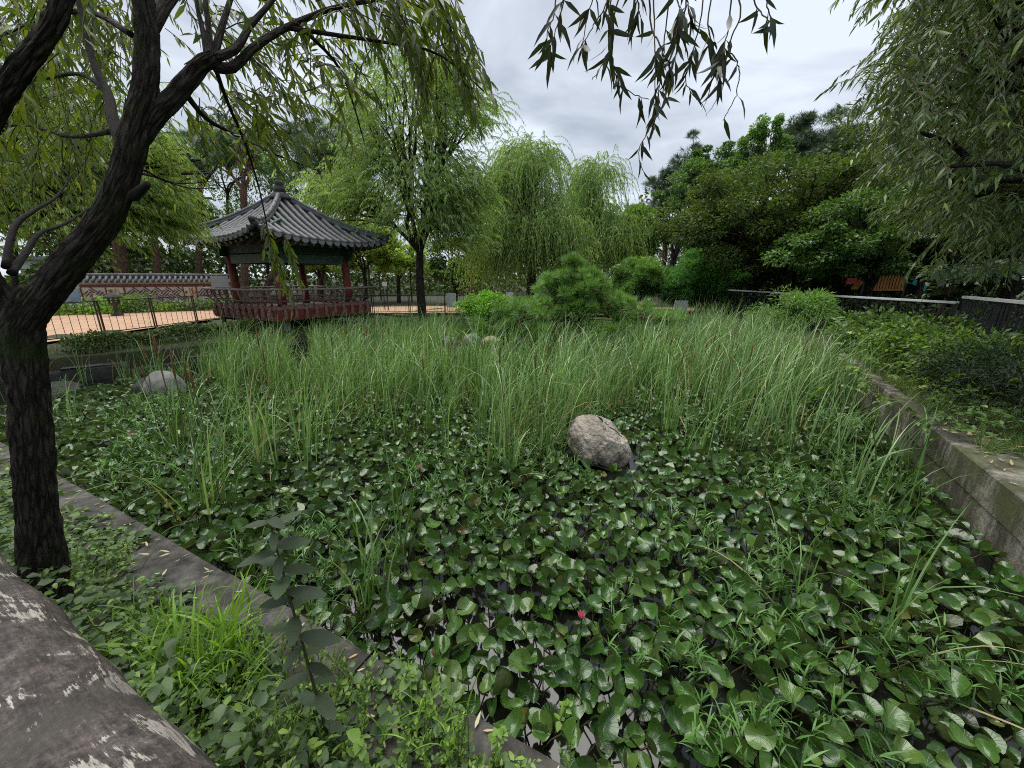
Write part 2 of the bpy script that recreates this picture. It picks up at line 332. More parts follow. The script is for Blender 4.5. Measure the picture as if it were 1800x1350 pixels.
def log_mat():
    m, nt, N, L, o = nodes('peeling_log_paint')
    a = N('ShaderNodeAttribute'); a.attribute_name = 'tuv'
    mp = N('ShaderNodeMapping'); mp.inputs['Scale'].default_value = (1, 1, .8); L(a.outputs['Vector'], mp.inputs[0])
    big = N('ShaderNodeTexNoise'); big.inputs['Scale'].default_value = 11; big.inputs['Detail'].default_value = 10; big.inputs['Roughness'].default_value = .62; big.inputs['Distortion'].default_value = .6; L(mp.outputs[0], big.inputs['Vector'])
    mf = N('ShaderNodeMapping'); mf.inputs['Scale'].default_value = (170, 170, 22); L(a.outputs['Vector'], mf.inputs[0])
    fib = N('ShaderNodeTexNoise'); fib.inputs['Scale'].default_value = 1; fib.inputs['Detail'].default_value = 6; fib.inputs['Roughness'].default_value = .7; L(mf.outputs[0], fib.inputs['Vector'])
    sm = N('ShaderNodeMath'); sm.operation = 'MULTIPLY_ADD'; L(fib.outputs[0], sm.inputs[0]); sm.inputs[1].default_value = .42; L(big.outputs[0], sm.inputs[2])
    pk = ramp(N, [(.765, (0, 0, 0)), (.80, (1, 1, 1))]); L(sm.outputs[0], pk.inputs[0])
    mid = N('ShaderNodeTexNoise'); mid.inputs['Scale'].default_value = 22; mid.inputs['Detail'].default_value = 8; mid.inputs['Roughness'].default_value = .7; L(a.outputs['Vector'], mid.inputs['Vector'])
    fine = N('ShaderNodeTexNoise'); fine.inputs['Scale'].default_value = 120; fine.inputs['Detail'].default_value = 8; fine.inputs['Roughness'].default_value = .75; L(a.outputs['Vector'], fine.inputs['Vector'])
    fm = N('ShaderNodeMath'); fm.operation = 'MULTIPLY_ADD'; L(fine.outputs[0], fm.inputs[0]); fm.inputs[1].default_value = .55; fm.inputs[2].default_value = -.27
    fs = N('ShaderNodeMath'); fs.operation = 'ADD'; L(fm.outputs[0], fs.inputs[0]); L(mid.outputs[0], fs.inputs[1])
    pc = ramp(N, [(.3, (.018, .016, .015)), (.46, (.05, .041, .037)), (.58, (.09, .073, .066)), (.75, (.17, .152, .14))]); fg_ = N('ShaderNodeMath'); fg_.operation = 'MULTIPLY_ADD'; L(fib.outputs[0], fg_.inputs[0]); fg_.inputs[1].default_value = .5; fg_.inputs[2].default_value = -.25
    fg2 = N('ShaderNodeMath'); fg2.operation = 'ADD'; L(fg_.outputs[0], fg2.inputs[0]); L(fs.outputs[0], fg2.inputs[1]); L(fg2.outputs[0], pc.inputs[0])
    pl = ramp(N, [(.35, (.11, .098, .085)), (.5, (.28, .255, .225)), (.7, (.42, .39, .345))]); L(fib.outputs[0], pl.inputs[0])
    sm2 = N('ShaderNodeMath'); sm2.operation = 'MULTIPLY_ADD'; L(fib.outputs[0], sm2.inputs[0]); sm2.inputs[1].default_value = .6; L(mid.outputs[0], sm2.inputs[2])
    pk2 = ramp(N, [(.97, (0, 0, 0)), (1.0, (.7, .7, .7))]); L(sm2.outputs[0], pk2.inputs[0])
    pmx = N('ShaderNodeMath'); pmx.operation = 'MAXIMUM'; L(pk.outputs[0], pmx.inputs[0]); L(pk2.outputs[0], pmx.inputs[1])
    mx = N('ShaderNodeMixRGB'); L(pmx.outputs[0], mx.inputs[0]); L(pc.outputs[0], mx.inputs[1]); L(pl.outputs[0], mx.inputs[2])
    gr = N('ShaderNodeTexNoise'); gr.inputs['Scale'].default_value = 4; gr.inputs['Detail'].default_value = 4; L(a.outputs['Vector'], gr.inputs['Vector'])
    grr = ramp(N, [(.5, (0, 0, 0)), (.68, (.7, .7, .7))]); L(gr.outputs[0], grr.inputs[0])
    m2 = N('ShaderNodeMixRGB'); L(grr.outputs[0], m2.inputs[0]); L(mx.outputs[0], m2.inputs[1]); m2.inputs[2].default_value = (.055, .05, .042, 1)
    p = N('ShaderNodeBsdfPrincipled'); L(m2.outputs[0], p.inputs['Base Color']); p.inputs['Roughness'].default_value = .75; p.inputs['Specular IOR Level'].default_value = .25
    hs = N('ShaderNodeMath'); hs.operation = 'MULTIPLY_ADD'; L(pk.outputs[0], hs.inputs[0]); hs.inputs[1].default_value = -.5; L(fs.outputs[0], hs.inputs[2])
    b = N('ShaderNodeBump'); b.inputs['Strength'].default_value = 1.0; b.inputs['Distance'].default_value = .006; L(hs.outputs[0], b.inputs['Height'])
    b2 = N('ShaderNodeBump'); b2.inputs['Strength'].default_value = .35; b2.inputs['Distance'].default_value = .002; L(fib.outputs[0], b2.inputs['Height']); L(b.outputs[0], b2.inputs['Normal']); L(b2.outputs[0], p.inputs['Normal'])
    L(p.outputs[0], o.inputs[0]); return m
def streak_mat(name, base, stain, moss):
    """concrete with dark streaks that run down from the upper edge"""
    m, nt, N, L, o = nodes(name)
    g = N('ShaderNodeNewGeometry'); tc = N('ShaderNodeTexCoord')
    mp = N('ShaderNodeMapping'); mp.inputs['Scale'].default_value = (3.2, 3.2, .9); L(g.outputs['Position'], mp.inputs[0])
    n = N('ShaderNodeTexNoise'); n.inputs['Scale'].default_value = 1.3; n.inputs['Detail'].default_value = 8; n.inputs['Roughness'].default_value = .65; L(mp.outputs[0], n.inputs['Vector'])
    r = ramp(N, [(.47, (.95, .95, .95)), (.6, (0, 0, 0))]); L(n.outputs[0], r.inputs[0])
    n2 = N('ShaderNodeTexNoise'); n2.inputs['Scale'].default_value = 26; n2.inputs['Detail'].default_value = 12; n2.inputs['Roughness'].default_value = .75; L(g.outputs['Position'], n2.inputs['Vector'])
    c = ramp(N, [(.35, tuple(x * .35 for x in base)), (.5, tuple(x * .85 for x in base)), (.68, tuple(x * 1.3 for x in base))]); L(n2.outputs[0], c.inputs[0])
    mx = N('ShaderNodeMixRGB'); L(r.outputs[0], mx.inputs[0]); L(c.outputs[0], mx.inputs[1]); mx.inputs[2].default_value = (*stain, 1)
    n3 = N('ShaderNodeTexNoise'); n3.inputs['Scale'].default_value = 3.1; n3.inputs['Detail'].default_value = 6; L(g.outputs['Position'], n3.inputs['Vector'])
    r3 = ramp(N, [(.46, (0, 0, 0)), (.62, (.85, .85, .85))]); L(n3.outputs[0], r3.inputs[0])
    m2 = N('ShaderNodeMixRGB'); L(r3.outputs[0], m2.inputs[0]); L(mx.outputs[0], m2.inputs[1]); m2.inputs[2].default_value = (*moss, 1)
    p = N('ShaderNodeBsdfPrincipled'); L(m2.outputs[0], p.inputs['Base Color']); p.inputs['Roughness'].default_value = .85
    b = N('ShaderNodeBump'); b.inputs['Strength'].default_value = .9; b.inputs['Distance'].default_value = .015; L(n2.outputs[0], b.inputs['Height']); L(b.outputs[0], p.inputs['Normal'])
    L(p.outputs[0], o.inputs[0]); return m
def water_mat():
    m, nt, N, L, o = nodes('pond_water')
    p = N('ShaderNodeBsdfPrincipled'); p.inputs['Base Color'].default_value = (.008, .010, .007, 1); p.inputs['Roughness'].default_value = .06; p.inputs['IOR'].default_value = 1.45
    g = N('ShaderNodeNewGeometry'); n = N('ShaderNodeTexNoise'); n.inputs['Scale'].default_value = 5; n.inputs['Detail'].default_value = 3; L(g.outputs['Position'], n.inputs['Vector'])
    b = N('ShaderNodeBump'); b.inputs['Strength'].default_value = .12; b.inputs['Distance'].default_value = .02; L(n.outputs[0], b.inputs['Height']); L(b.outputs[0], p.inputs['Normal'])
    L(p.outputs[0], o.inputs[0]); return m

PAD = pad_mat(); LOG = log_mat(); WATER = water_mat()
BARK = bark_mat('willow_bark', (.006, .005, .004), (.05, .042, .033), moss=(.025, .036, .01))
BARKT = solid('thin_limb_bark', [(.35, (.004, .003, .003)), (.7, (.018, .015, .012))], 60, .9, .6, 140, coord='tuv', stretch=(1, 1, .25), dist=.006)
BARK_FAR = bark_mat('tree_bark', (.018, .015, .012), (.07, .06, .048), sc=.5)
BARK_PINE = bark_mat('red_pine_bark', (.05, .03, .022), (.22, .13, .095), sc=.45)
TWIG = solid('twig', [(.3, (.05, .04, .022)), (.7, (.09, .075, .035))], 20, .8, 0)
TWIGG = solid('green_twig', [(.3, (.07, .09, .03)), (.7, (.12, .14, .05))], 20, .7, 0)
L_FGW = leafmat('willow_leaf_near', [(.04, .065, .014), (.055, .085, .018), (.08, .12, .024), (.15, .18, .035)], .42, .42, (1.7, 1.7, .5))
L_RTW = leafmat('willow_leaf_grey', [(.045, .08, .025), (.065, .105, .035), (.095, .15, .045), (.19, .28, .07)], .42, .28)
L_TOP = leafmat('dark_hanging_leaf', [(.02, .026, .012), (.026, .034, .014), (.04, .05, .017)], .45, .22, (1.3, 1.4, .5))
L_W1 = leafmat('willow_leaf_pale', [(.2, .32, .11), (.27, .41, .15), (.34, .49, .19), (.41, .53, .18)], .5, .5)
L_W2 = leafmat('willow_leaf_mid', [(.18, .31, .09), (.24, .39, .12), (.3, .46, .15), (.36, .49, .15)], .5, .46)
L_LEFT = leafmat('willow_leaf_yellow', [(.17, .27, .055), (.22, .34, .075), (.29, .42, .1), (.38, .48, .13)], .5, .42)
L_MAPLE = leafmat('maple_leaf_dark', [(.028, .055, .016), (.04, .075, .02), (.055, .095, .024), (.085, .12, .025)], .5, .25)
L_MAPLE2 = leafmat('maple_leaf_olive', [(.04, .075, .022), (.055, .1, .027), (.08, .13, .032), (.13, .17, .04)], .65, .3, spec=.2)
L_MAPLE3 = leafmat('maple_leaf_fresh', [(.045, .105, .027), (.065, .14, .034), (.09, .18, .042), (.13, .225, .05)], .5, .28)
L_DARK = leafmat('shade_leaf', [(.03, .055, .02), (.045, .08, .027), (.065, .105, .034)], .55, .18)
L_GINK = leafmat('ginkgo_leaf', [(.09, .18, .04), (.12, .23, .05), (.16, .28, .07)], .5, .35)
L_BROAD = leafmat('broad_leaf', [(.075, .14, .035), (.105, .19, .05), (.15, .25, .065)], .5, .3)
L_PINE = leafmat('pine_needles', [(.04, .095, .033), (.055, .125, .042), (.08, .16, .052)], .5, .12)
L_PINEF = leafmat('far_pine_needles', [(.05, .09, .05), (.07, .115, .062), (.095, .145, .075)], .6, .1)
L_ISLE = leafmat('island_pine_needles', [(.09, .19, .05), (.125, .25, .07), (.17, .32, .09), (.25, .39, .11)], .5, .3)
L_ROUND = leafmat('round_bush_leaf', [(.13, .28, .03), (.17, .36, .045), (.23, .44, .06)], .5, .3)
L_YEL = leafmat('yellow_shrub_leaf', [(.09, .18, .035), (.13, .25, .045), (.21, .34, .055), (.32, .43, .075)], .45, .35)
L_YEL2 = leafmat('shrub_leaf_mixed', [(.05, .11, .025), (.08, .16, .032), (.13, .23, .04), (.3, .4, .07)], .45, .3)
L_YEW = leafmat('yew_leaf', [(.018, .04, .018), (.028, .058, .024), (.045, .08, .03)], .5, .12)
L_HEDGE = leafmat('hedge_leaf', [(.06, .10, .03), (.09, .14, .042), (.14, .19, .055)], .5, .2)
L_HERB = leafmat('bank_grass_blade', [(.08, .14, .03), (.12, .2, .04), (.18, .27, .055)], .5, .3)
L_PALE = leafmat('pale_leaf', [(.09, .14, .08), (.14, .2, .12), (.2, .27, .17)], .4, .25)
L_CAT = leafmat('cattail_blade', [(.065, .135, .035), (.1, .195, .052), (.15, .275, .083), (.24, .385, .145), (.37, .48, .23)], .35, .2, spec=.5)
L_GRASS = leafmat('grass_blade', [(.12, .24, .025), (.17, .32, .04), (.25, .42, .055)], .45, .4)
L_WEED = leafmat('pond_weed_leaf', [(.07, .17, .04), (.10, .22, .05), (.14, .28, .07)], .45, .35)
L_GC = leafmat('ground_cover_leaf', [(.055, .11, .022), (.09, .165, .034), (.14, .24, .045), (.23, .35, .06)], .5, .28)
L_GCD = leafmat('ground_cover_dark', [(.04, .075, .028), (.06, .105, .038), (.09, .15, .048)], .5, .22)
L_SAP = leafmat('sapling_leaf', [(.035, .055, .03), (.048, .075, .038), (.06, .092, .042)], .65, .35, objrand=True)
L_SPRIG = leafmat('sprig_leaf', [(.14, .26, .03), (.2, .34, .05)], .45, .4, objrand=True)
L_FALL = leafmat('fallen_leaf', [(.36, .33, .12), (.42, .38, .22), (.5, .48, .3), (.40, .24, .08)], .6, .1, objrand=True)
SPIKE = solid('cattail_spike', [(.3, (.11, .05, .022)), (.7, (.19, .09, .036))], 40, .9, .3)
DRY = leafmat('dry_blade', [(.22, .19, .08), (.3, .26, .13), (.25, .17, .06)], .6, .2)
STONE = streak_mat('pond_wall_concrete', (.27, .25, .2), (.035, .032, .022), (.07, .08, .025))
COPE = solid('coping_concrete', [(.3, (.02, .019, .016)), (.45, (.046, .043, .038)), (.58, (.08, .075, .067)), (.75, (.145, .138, .124))], 9, .9, .8, 70, 12, dist=.008)
ROCK = solid('boulder_stone', [(.3, (.10, .086, .068)), (.42, (.19, .166, .135)), (.5, (.29, .255, .21)), (.6, (.36, .325, .27)), (.75, (.43, .395, .33))], 3.6, .9, 1.0, 26, 10, dist=.035)
ROCKD = solid('dark_stone', [(.3, (.022, .022, .02)), (.55, (.05, .05, .045)), (.7, (.085, .085, .075))], 4, .85, .5, 25, 8, dist=.02)
ROCKP = solid('pale_stone', [(.3, (.20, .20, .18)), (.7, (.42, .41, .37))], 4, .85, .5, 25, 8, dist=.02)
ROCKD2 = solid('grey_stone', [(.3, (.10, .10, .095)), (.7, (.24, .235, .22))], 4, .85, .5, 25, 8, dist=.02)
ROCKC = solid('cream_stone', [(.3, (.26, .22, .14)), (.7, (.42, .36, .25))], 4, .85, .5, 25, 8, dist=.02)
SOIL = solid('soil_and_moss', [(.3, (.018, .016, .010)), (.45, (.035, .030, .018)), (.55, (.03, .045, .014)), (.75, (.055, .08, .022))], 2.2, .95, .5, 30, 8)
SAND = solid('tan_path', [(.3, (.27, .165, .105)), (.5, (.36, .23, .148)), (.7, (.43, .28, .18))], 2.2, .95, .2, 40)
METAL = solid('fence_metal', [(.3, (.05, .035, .028)), (.7, (.085, .062, .05))], 12, .6, 0)
METALD = solid('dark_fence_metal', [(.3, (.022, .022, .022)), (.7, (.04, .04, .04))], 12, .5, 0)
CAPW = solid('pale_rail_cap', [(.3, (.6, .6, .6)), (.7, (.75, .75, .75))], 9, .5, 0)
TILE = solid('roof_tile', [(.25, (.05, .051, .054)), (.5, (.08, .082, .087)), (.8, (.13, .132, .138))], 7, .6, .2, 40, 7)
TILEL = solid('drip_tile', [(.3, (.15, .152, .158)), (.7, (.24, .243, .25))], 12, .6, .1)
TILED = solid('roof_bed', [(.3, (.04, .042, .045)), (.7, (.075, .078, .082))], 6, .7, .2)
REDW = solid('red_timber', [(.3, (.12, .026, .02)), (.7, (.2, .052, .04))], 9, .6, .15, stretch=(1, 1, .3))
BROWNW = solid('weathered_timber', [(.3, (.16, .075, .06)), (.6, (.27, .155, .13)), (.8, (.38, .27, .23))], 12, .75, .2)
RAILW = solid('grey_rail_timber', [(.3, (.17, .15, .135)), (.7, (.3, .27, .25))], 12, .75, .2)
GREENW = solid('green_timber', [(.3, (.012, .035, .026)), (.7, (.03, .07, .052))], 7, .65, .1)
GREENP = solid('green_panel', [(.3, (.04, .075, .06)), (.7, (.08, .12, .10))], 7, .65, .1)
WHITE = solid('white_paint', [(.3, (.62, .62, .61)), (.7, (.75, .75, .74))], 5, .6, 0)
CREAM = solid('cream_plaster', [(.3, (.55, .47, .36)), (.7, (.66, .58, .46))], 5, .8, .1)
FRETW = solid('pale_brick', [(.3, (.50, .44, .40)), (.7, (.62, .56, .52))], 5, .8, .1)
BRICKR = solid('maroon_brick', [(.3, (.12, .035, .03)), (.7, (.2, .065, .055))], 9, .8, .1)
ORNO = solid('orange_ornament', [(.3, (.38, .14, .05)), (.7, (.5, .2, .08))], 9, .8, .1)
MURAL = solid('painted_mural', [(.3, (.10, .15, .22)), (.5, (.25, .34, .45)), (.75, (.50, .56, .62))], 1.2, .7, 0, detail=4)
GREYB = solid('grey_board', [(.3, (.26, .28, .28)), (.7, (.32, .34, .34))], 3, .5, 0)
ORANGE = solid('orange_plastic', [(.3, (.40, .16, .02)), (.7, (.48, .22, .04))], 4, .45, 0)
TEAL = solid('teal_plastic', [(.3, (.04, .28, .27)), (.7, (.07, .38, .36))], 4, .45, 0)
REDP = solid('red_plastic', [(.3, (.45, .03, .03)), (.7, (.55, .05, .04))], 4, .45, 0)
PINKP = solid('pink_roof', [(.3, (.5, .2, .15)), (.7, (.6, .28, .22))], 4, .6, 0)
BLUEP = solid('pale_blue_membrane', [(.3, (.5, .58, .66)), (.7, (.66, .73, .8))], 3, .5, 0)
YELLW = solid('ochre_wall', [(.3, (.48, .36, .12)), (.7, (.56, .44, .18))], 3, .8, 0)
GLASSD = solid('dark_glass', [(.3, (.02, .025, .03)), (.7, (.04, .045, .05))], 3, .15, 0, spec=.6)
PINKF = leafmat('pink_petal', [(.62, .12, .2), (.72, .2, .3)], .5, .3, (1.2, .8, .9), objrand=True)
FLOWER = leafmat('bed_flower', [(.65, .10, .12), (.72, .35, .4), (.75, .72, .7), (.5, .12, .3)], .5, .3, (1, 1, 1))
LAMPY = solid('lamp_head_pale', [(.3, (.55, .46, .22)), (.7, (.65, .56, .3))], 6, .5, 0)

# ------------------------------------------------------------------ pond outline and terrain
CD = np.array([-.894, .448]); CP = np.array([-.04, 1.09])            # coping line along the near bank
WD = np.array([.5, .866]); WP = np.array([3.56, 2.39])               # retaining wall along the right bank
CORNER = np.array([2.17, -.018])
POND = np.array([CORNER, WP + WD * 6.0, (7.0, 13.5), (2, 15), (-4, 14.4), (-5.5, 12.9), (-6.2, 10.2), (-7.4, 8.6), (-8.8, 7.3), CP + CD * 10.6])
def seg_dist(P, a, b):
    ab = b - a; t = np.clip(((P - a) @ ab) / (ab @ ab), 0, 1); return np.linalg.norm(P - a - t[..., None] * ab, axis=-1)
def inside(P, poly):
    r = np.zeros(P.shape[:-1], bool); n = len(poly)
    for i in range(n):
        a, b = poly[i], poly[(i + 1) % n]
        c = ((a[1] > P[..., 1]) != (b[1] > P[..., 1])) & (P[..., 0] < (b[0] - a[0]) * (P[..., 1] - a[1]) / (b[1] - a[1] + 1e-12) + a[0])
        r ^= c
    return r
def pond_sd(P):
    d = np.min([seg_dist(P, POND[i], POND[(i + 1) % len(POND)]) for i in range(len(POND))], 0)
    return np.where(inside(P, POND), -d, d)
def height(P):
    dn = seg_dist(P, POND[-1], POND[0]); dr = seg_dist(P, POND[0], POND[1] + WD)
    h = .45 - .21 * np.exp(-(dn / .6) ** 2) + .22 * (1 - np.exp(-(dr / 2.5) ** 2)) * np.exp(-((dr - 2.5) / 5) ** 2) * (P[..., 0] > 2) + .05 * np.exp(-(dr / 1.5) ** 2)
    rightside = np.clip((P[..., 0] - 5) / 3, 0, 1) * np.clip((16 - P[..., 1]) / 4, 0, 1)
    return h + .0 * rightside
def build_ground():
    xs = np.concatenate([[-600, -250, -120, -70, -45, -32], np.arange(-24, -13, 1.0), np.arange(-13, 11, .12), np.arange(11, 24, 1.0), [32, 45, 70, 120, 250, 600]])
    ys = np.concatenate([[-300, -100, -40, -15, -6, -3], np.arange(-2, 18, .12), np.arange(18, 30, 1.0), [36, 50, 80, 150, 300, 900]])
    X, Y = np.meshgrid(xs, ys, indexing='ij'); P = np.stack([X, Y], -1)
    sd = pond_sd(P); h = height(P)
    z = np.where(sd < .22, -.7, h)
    for i in range(X.shape[0]):
        pass
    nz = np.sin(X * 3.1 + np.sin(Y * 2.3)) * np.cos(Y * 2.7 + X) * .02 * (sd > .3) * (sd < 6)
    V = np.stack([X, Y, z + nz], -1).reshape(-1, 3)
    nx, ny = X.shape; i, j = np.meshgrid(np.arange(nx - 1), np.arange(ny - 1), indexing='ij')
    F = np.stack([i * ny + j, (i + 1) * ny + j, (i + 1) * ny + j + 1, i * ny + j + 1], -1).reshape(-1, 4)
    o = mk('ground', V, F, SOIL); o['kind'] = 'structure'
build_ground()
def sheet(name, poly, z, mat):
    b = [[p[0], p[1], z] for p in poly]; c = np.mean(b, 0)
    n = len(b); F = [[i, (i + 1) % n, n] for i in range(n)]
    o = mk(name, b + [list(c)], np.array(F), mat, smooth=False); o['kind'] = 'structure'; return o
_c2 = POND.mean(0)
sheet('pond_water', [tuple(p + (p - _c2) / np.linalg.norm(p - _c2) * .15) for p in POND], 0.0, WATER)
sheet('path', [(-11.6, 3), (-11.5, 16.9), (-6, 17.6), (8.5, 18.2), (9.8, 20.8), (-2, 22.5), (-12.5, 20.6), (-20.0, 16.6), (-24, 13.5), (-30, 8), (-20, 3)], .46, SAND)

# ------------------------------------------------------------------ pond edging: near coping and right retaining wall
def slab_obj(name, c2, d2, length, off0, off1, z0, z1, mat, parent, jit=.006):
    n2 = np.array([-d2[1], d2[0]])
    a = c2 + d2 * .004; b = c2 + d2 * (length - .004)
    j = lambda: rng.uniform(-jit, jit)
    P = []; bev = .014
    for s, e in ((a, 1), (b, -1)):
        for off, z in ((off0, z0), (off0, z1 - bev), (off0 + bev * np.sign(off1 - off0), z1), (off1 - bev * np.sign(off1 - off0), z1), (off1, z1 - bev), (off1, z0)):
            P.append([*(s + n2 * (off + j() * .5)), z + j() * .6])
    F4 = [[i, i + 1, i + 7, i + 6] for i in range(5)] + [[5, 0, 6, 11], [0, 1, 4, 5], [1, 2, 3, 4], [6, 11, 10, 7], [7, 10, 9, 8]]
    return mk(name, P, np.array(F4), mat, parent, smooth=False)
_n2 = np.array([-CD[1], CD[0]])
cop = thing('pond_coping', 'dark concrete coping strewn with fallen leaves between the weeds and the pond', 'coping', (float(CP[0]), float(CP[1]), .0))
s0 = .0
ks = -2.4
slab_ends = [-2.45, -1.35, -.42, .69, 1.85, 3.0, 4.15, 5.3, 6.5, 7.7, 9.0, 10.4]
for a, b in zip(slab_ends[:-1], slab_ends[1:]):
    slab_obj('slab', CP + CD * a, CD, b - a, 0.0, .33, -.6, .3 + rng.uniform(-.006, .006), COPE, cop)
rw = thing('retaining_wall', 'low stained concrete retaining wall along the right bank', 'wall', (float(WP[0]), float(WP[1]), 0))
ends_low = [-2.75, -1.6, -.72, .1, .93, 1.8, 2.65, 3.5, 4.4, 5.2, 6.05]
ends_up = [-2.75, -1.35, -.2, 1.07, 2.3, 3.5, 4.75, 6.05]
for a, b in zip(ends_low[:-1], ends_low[1:]):
    slab_obj('lower_block', WP + WD * a, WD, b - a, 0.0 + rng.uniform(-.005, .005), -.3, -.6, .262, STONE, rw)
for a, b in zip(ends_up[:-1], ends_up[1:]):
    slab_obj('capping_block', WP + WD * a, WD, b - a, .012 + rng.uniform(-.006, .006), -.36, .268, .535, STONE, rw)
dw = thing('stone_edging', 'row of dark cut stones edging the pond below the hedge', 'stone edging', (-8, 8, 0))
pl = [np.array(p) for p in [(-9.6, 6.2), (-8.8, 7.3), (-7.4, 8.6), (-6.2, 10.2), (-5.5, 12.9)]]
for a, b in zip(pl[:-1], pl[1:]):
    d = b - a; Ld = np.linalg.norm(d); d /= Ld; k = max(1, round(Ld / .95))
    for i in range(k):
        slab_obj('edge_stone', a + d * Ld * i / k, d, Ld / k, -.05 + rng.uniform(-.06, .06), .45, -.5, .22 + rng.uniform(-.09, .08), ROCKD, dw, .07)

# ------------------------------------------------------------------ rocks
def rock(name, label, c, size, mat, seed, cuts=7, sub=5, group=None, rz=0.0, shape=None):
    import bmesh
    bm = bmesh.new(); bmesh.ops.create_icosphere(bm, subdivisions=sub, radius=1.0)
    V = np.array([v.co for v in bm.verts]); F = np.array([[v.index for v in f.verts] for f in bm.faces]); bm.free()
    r2 = np.random.default_rng(seed)
    for i in range(cuts):
        n = r2.normal(size=3); n /= np.linalg.norm(n); n[2] = n[2] * .6; n /= np.linalg.norm(n); k = r2.uniform(.62, .88)
        d = V @ n - k; V = V - np.where(d > 0, d * .88, 0)[:, None] * n
    D = np.array([mnoise.fractal(Vector(v * 1.5 + seed), 1.0, 2.1, 6) for v in V])
    D2 = np.array([abs(mnoise.noise(Vector(v * np.array([3.0, 3.0, 1.3]) + seed * 2))) for v in V])
    V = V * (1 + .07 * D - .06 * np.exp(-(D2 / .07) ** 2) * .8)[:, None]
    if shape: V = shape(V)
    V = V * np.array(size)
    c_, s_ = math.cos(rz), math.sin(rz); V = V @ np.array([[c_, s_, 0], [-s_, c_, 0], [0, 0, 1]])
    o = mk(name, V, F, mat); o.location = c
    return tag(o, label, 'rock', group)
BOUT = np.array([(1004, 772), (1003, 755), (1012, 739), (1034, 733), (1064, 735), (1085, 745), (1099, 766), (1110, 785), (1112, 802), (1101, 819), (1075, 830), (1044, 828), (1019, 816), (1009, 795)], float)
def bshape(V):
    """front outline of the boulder: flat crown, bulging lower right"""
    d = (BOUT - [1057, 783]) / 54.0; an = np.arctan2(-d[:, 1], d[:, 0]); ra = np.hypot(d[:, 0], d[:, 1]); o = np.argsort(an); an, ra = an[o], ra[o]
    an = np.concatenate([an - 2 * PI, an, an + 2 * PI]); ra = np.tile(ra, 3); V = V.copy()
    h = np.hypot(V[:, 0], V[:, 2]); a = np.arctan2(V[:, 2], V[:, 0]); k = np.interp(a, an, ra)
    k = 1 + (k - 1) * np.clip(h * 1.3, 0, 1); V[:, 0] *= k; V[:, 2] *= k
    V[:, 1] += .18 * np.maximum(V[:, 2], 0) * (V[:, 1] < 0)
    return V
rock('boulder', 'rounded brownish-grey boulder standing among the lily pads', (.985, 4.0, .19), (.35, .34, .355), ROCK, 3, 5, 6, shape=bshape)
p = G(292, 690, .1)
rock('boulder', 'pale grey lichened rock in the reeds below the dark edging stones', (p[0], p[1], .16), (.30, .26, .32), ROCKD2, 9, 6, 4)
p = G(255, 690, .1)
rock('boulder', 'low dark rock leaning on the pale grey rock in the reeds', (p[0], p[1] + .15, .1), (.28, .26, .24), ROCKD, 19, 6, 4)
p = G(105, 690, .05)
rock('boulder', 'flat grey rock beside the willow trunk at the water edge', (p[0], p[1], .05), (.42, .3, .2), ROCKD, 14, 6, 4)
p = G(95, 650, .1)
rock('boulder', 'small grey rock on top of the bank just right of the willow trunk', (p[0], p[1], .22), (.3, .25, .22), ROCKD, 15, 6, 4)
# island with its rocks
isl_c = np.array([.4, 10.9])
def build_island():
    n = 40; rings = [(1.0, -.5), (1.0, .1), (.9, .3), (.6, .42), (.25, .48)]
    V = []; F = []
    for k, (f, z) in enumerate(rings):
        for i in range(n):
            a = 2 * PI * i / n; w = 1 + .08 * math.sin(3 * a + 1) + .05 * math.sin(7 * a)
            V.append([isl_c[0] + 2.7 * f * w * math.cos(a), isl_c[1] + 1.15 * f * w * math.sin(a), z])
    for k in range(len(rings) - 1):
        for i in range(n): F.append([k * n + i, k * n + (i + 1) % n, (k + 1) * n + (i + 1) % n, (k + 1) * n + i])
    V.append([isl_c[0], isl_c[1], .5]); q = len(rings) - 1
    F3 = [[q * n + i, q * n + (i + 1) % n, len(V) - 1] for i in range(n)]
    o = mk('island_ground', V, [np.array(F), np.array(F3)], SOIL); o['kind'] = 'structure'
build_island()
for i, (px, py, sz, mt, lb) in enumerate([(832, 588, (.24, .2, .2), ROCKD2, 'grey rock on the islet beside a cream rock'), (864, 594, (.3, .22, .13), ROCKC, 'cream coloured flat rock on the islet below the round bush'),
                                      (790, 622, (.22, .2, .12), ROCKD2, 'weathered grey rock half hidden by cattails left of the islet'), (915, 622, (.3, .2, .12), ROCKD, 'dark rock at the islet edge under the spreading pine')]):
    p = at(px, py, 9.9); rock('boulder', lb, (p[0], p[1], .42), sz, mt, 30 + i, 6, 4)

# ------------------------------------------------------------------ log rail in the near corner
Pe = at(200, 1170, .62); Ld3 = np.array([CD[0], CD[1], 0.0]); vr = ray(200, 1170); nn = np.cross(Ld3, vr); nn /= np.linalg.norm(nn)
if nn[0] < 0: nn = -nn
LR = .135
ax0 = Pe - nn * LR
def build_log():
    t = thing('log_rail', 'round log rail with peeling dark red paint in the near corner', 'rail', (float(ax0[0]), float(ax0[1]), .45))
    n = 160; tt = np.linspace(-1.6, 2.6, n); pts = ax0 + Ld3 * tt[:, None]
    pts[:, 2] += .006 * np.sin(tt * 3)
    V, Fs, A = tube_arrays(pts, LR * (1 + .02 * np.sin(tt * 7) + .015 * np.sin(tt * 17 + 1)), 64, True, .05, 3)
    mk('rail', V, Fs, LOG, t, True, {'tuv': A})
    for q in (-1.2, 1.15):
        b = ax0 + Ld3 * q
        V, Fs, A = tube_arrays([(b[0], b[1], .2), (b[0], b[1], .6), (b[0], b[1], ax0[2] - LR * .7)], .085, 20, True, .02, 5)
        mk('post', V, Fs, LOG, t, True, {'tuv': A})
build_log()

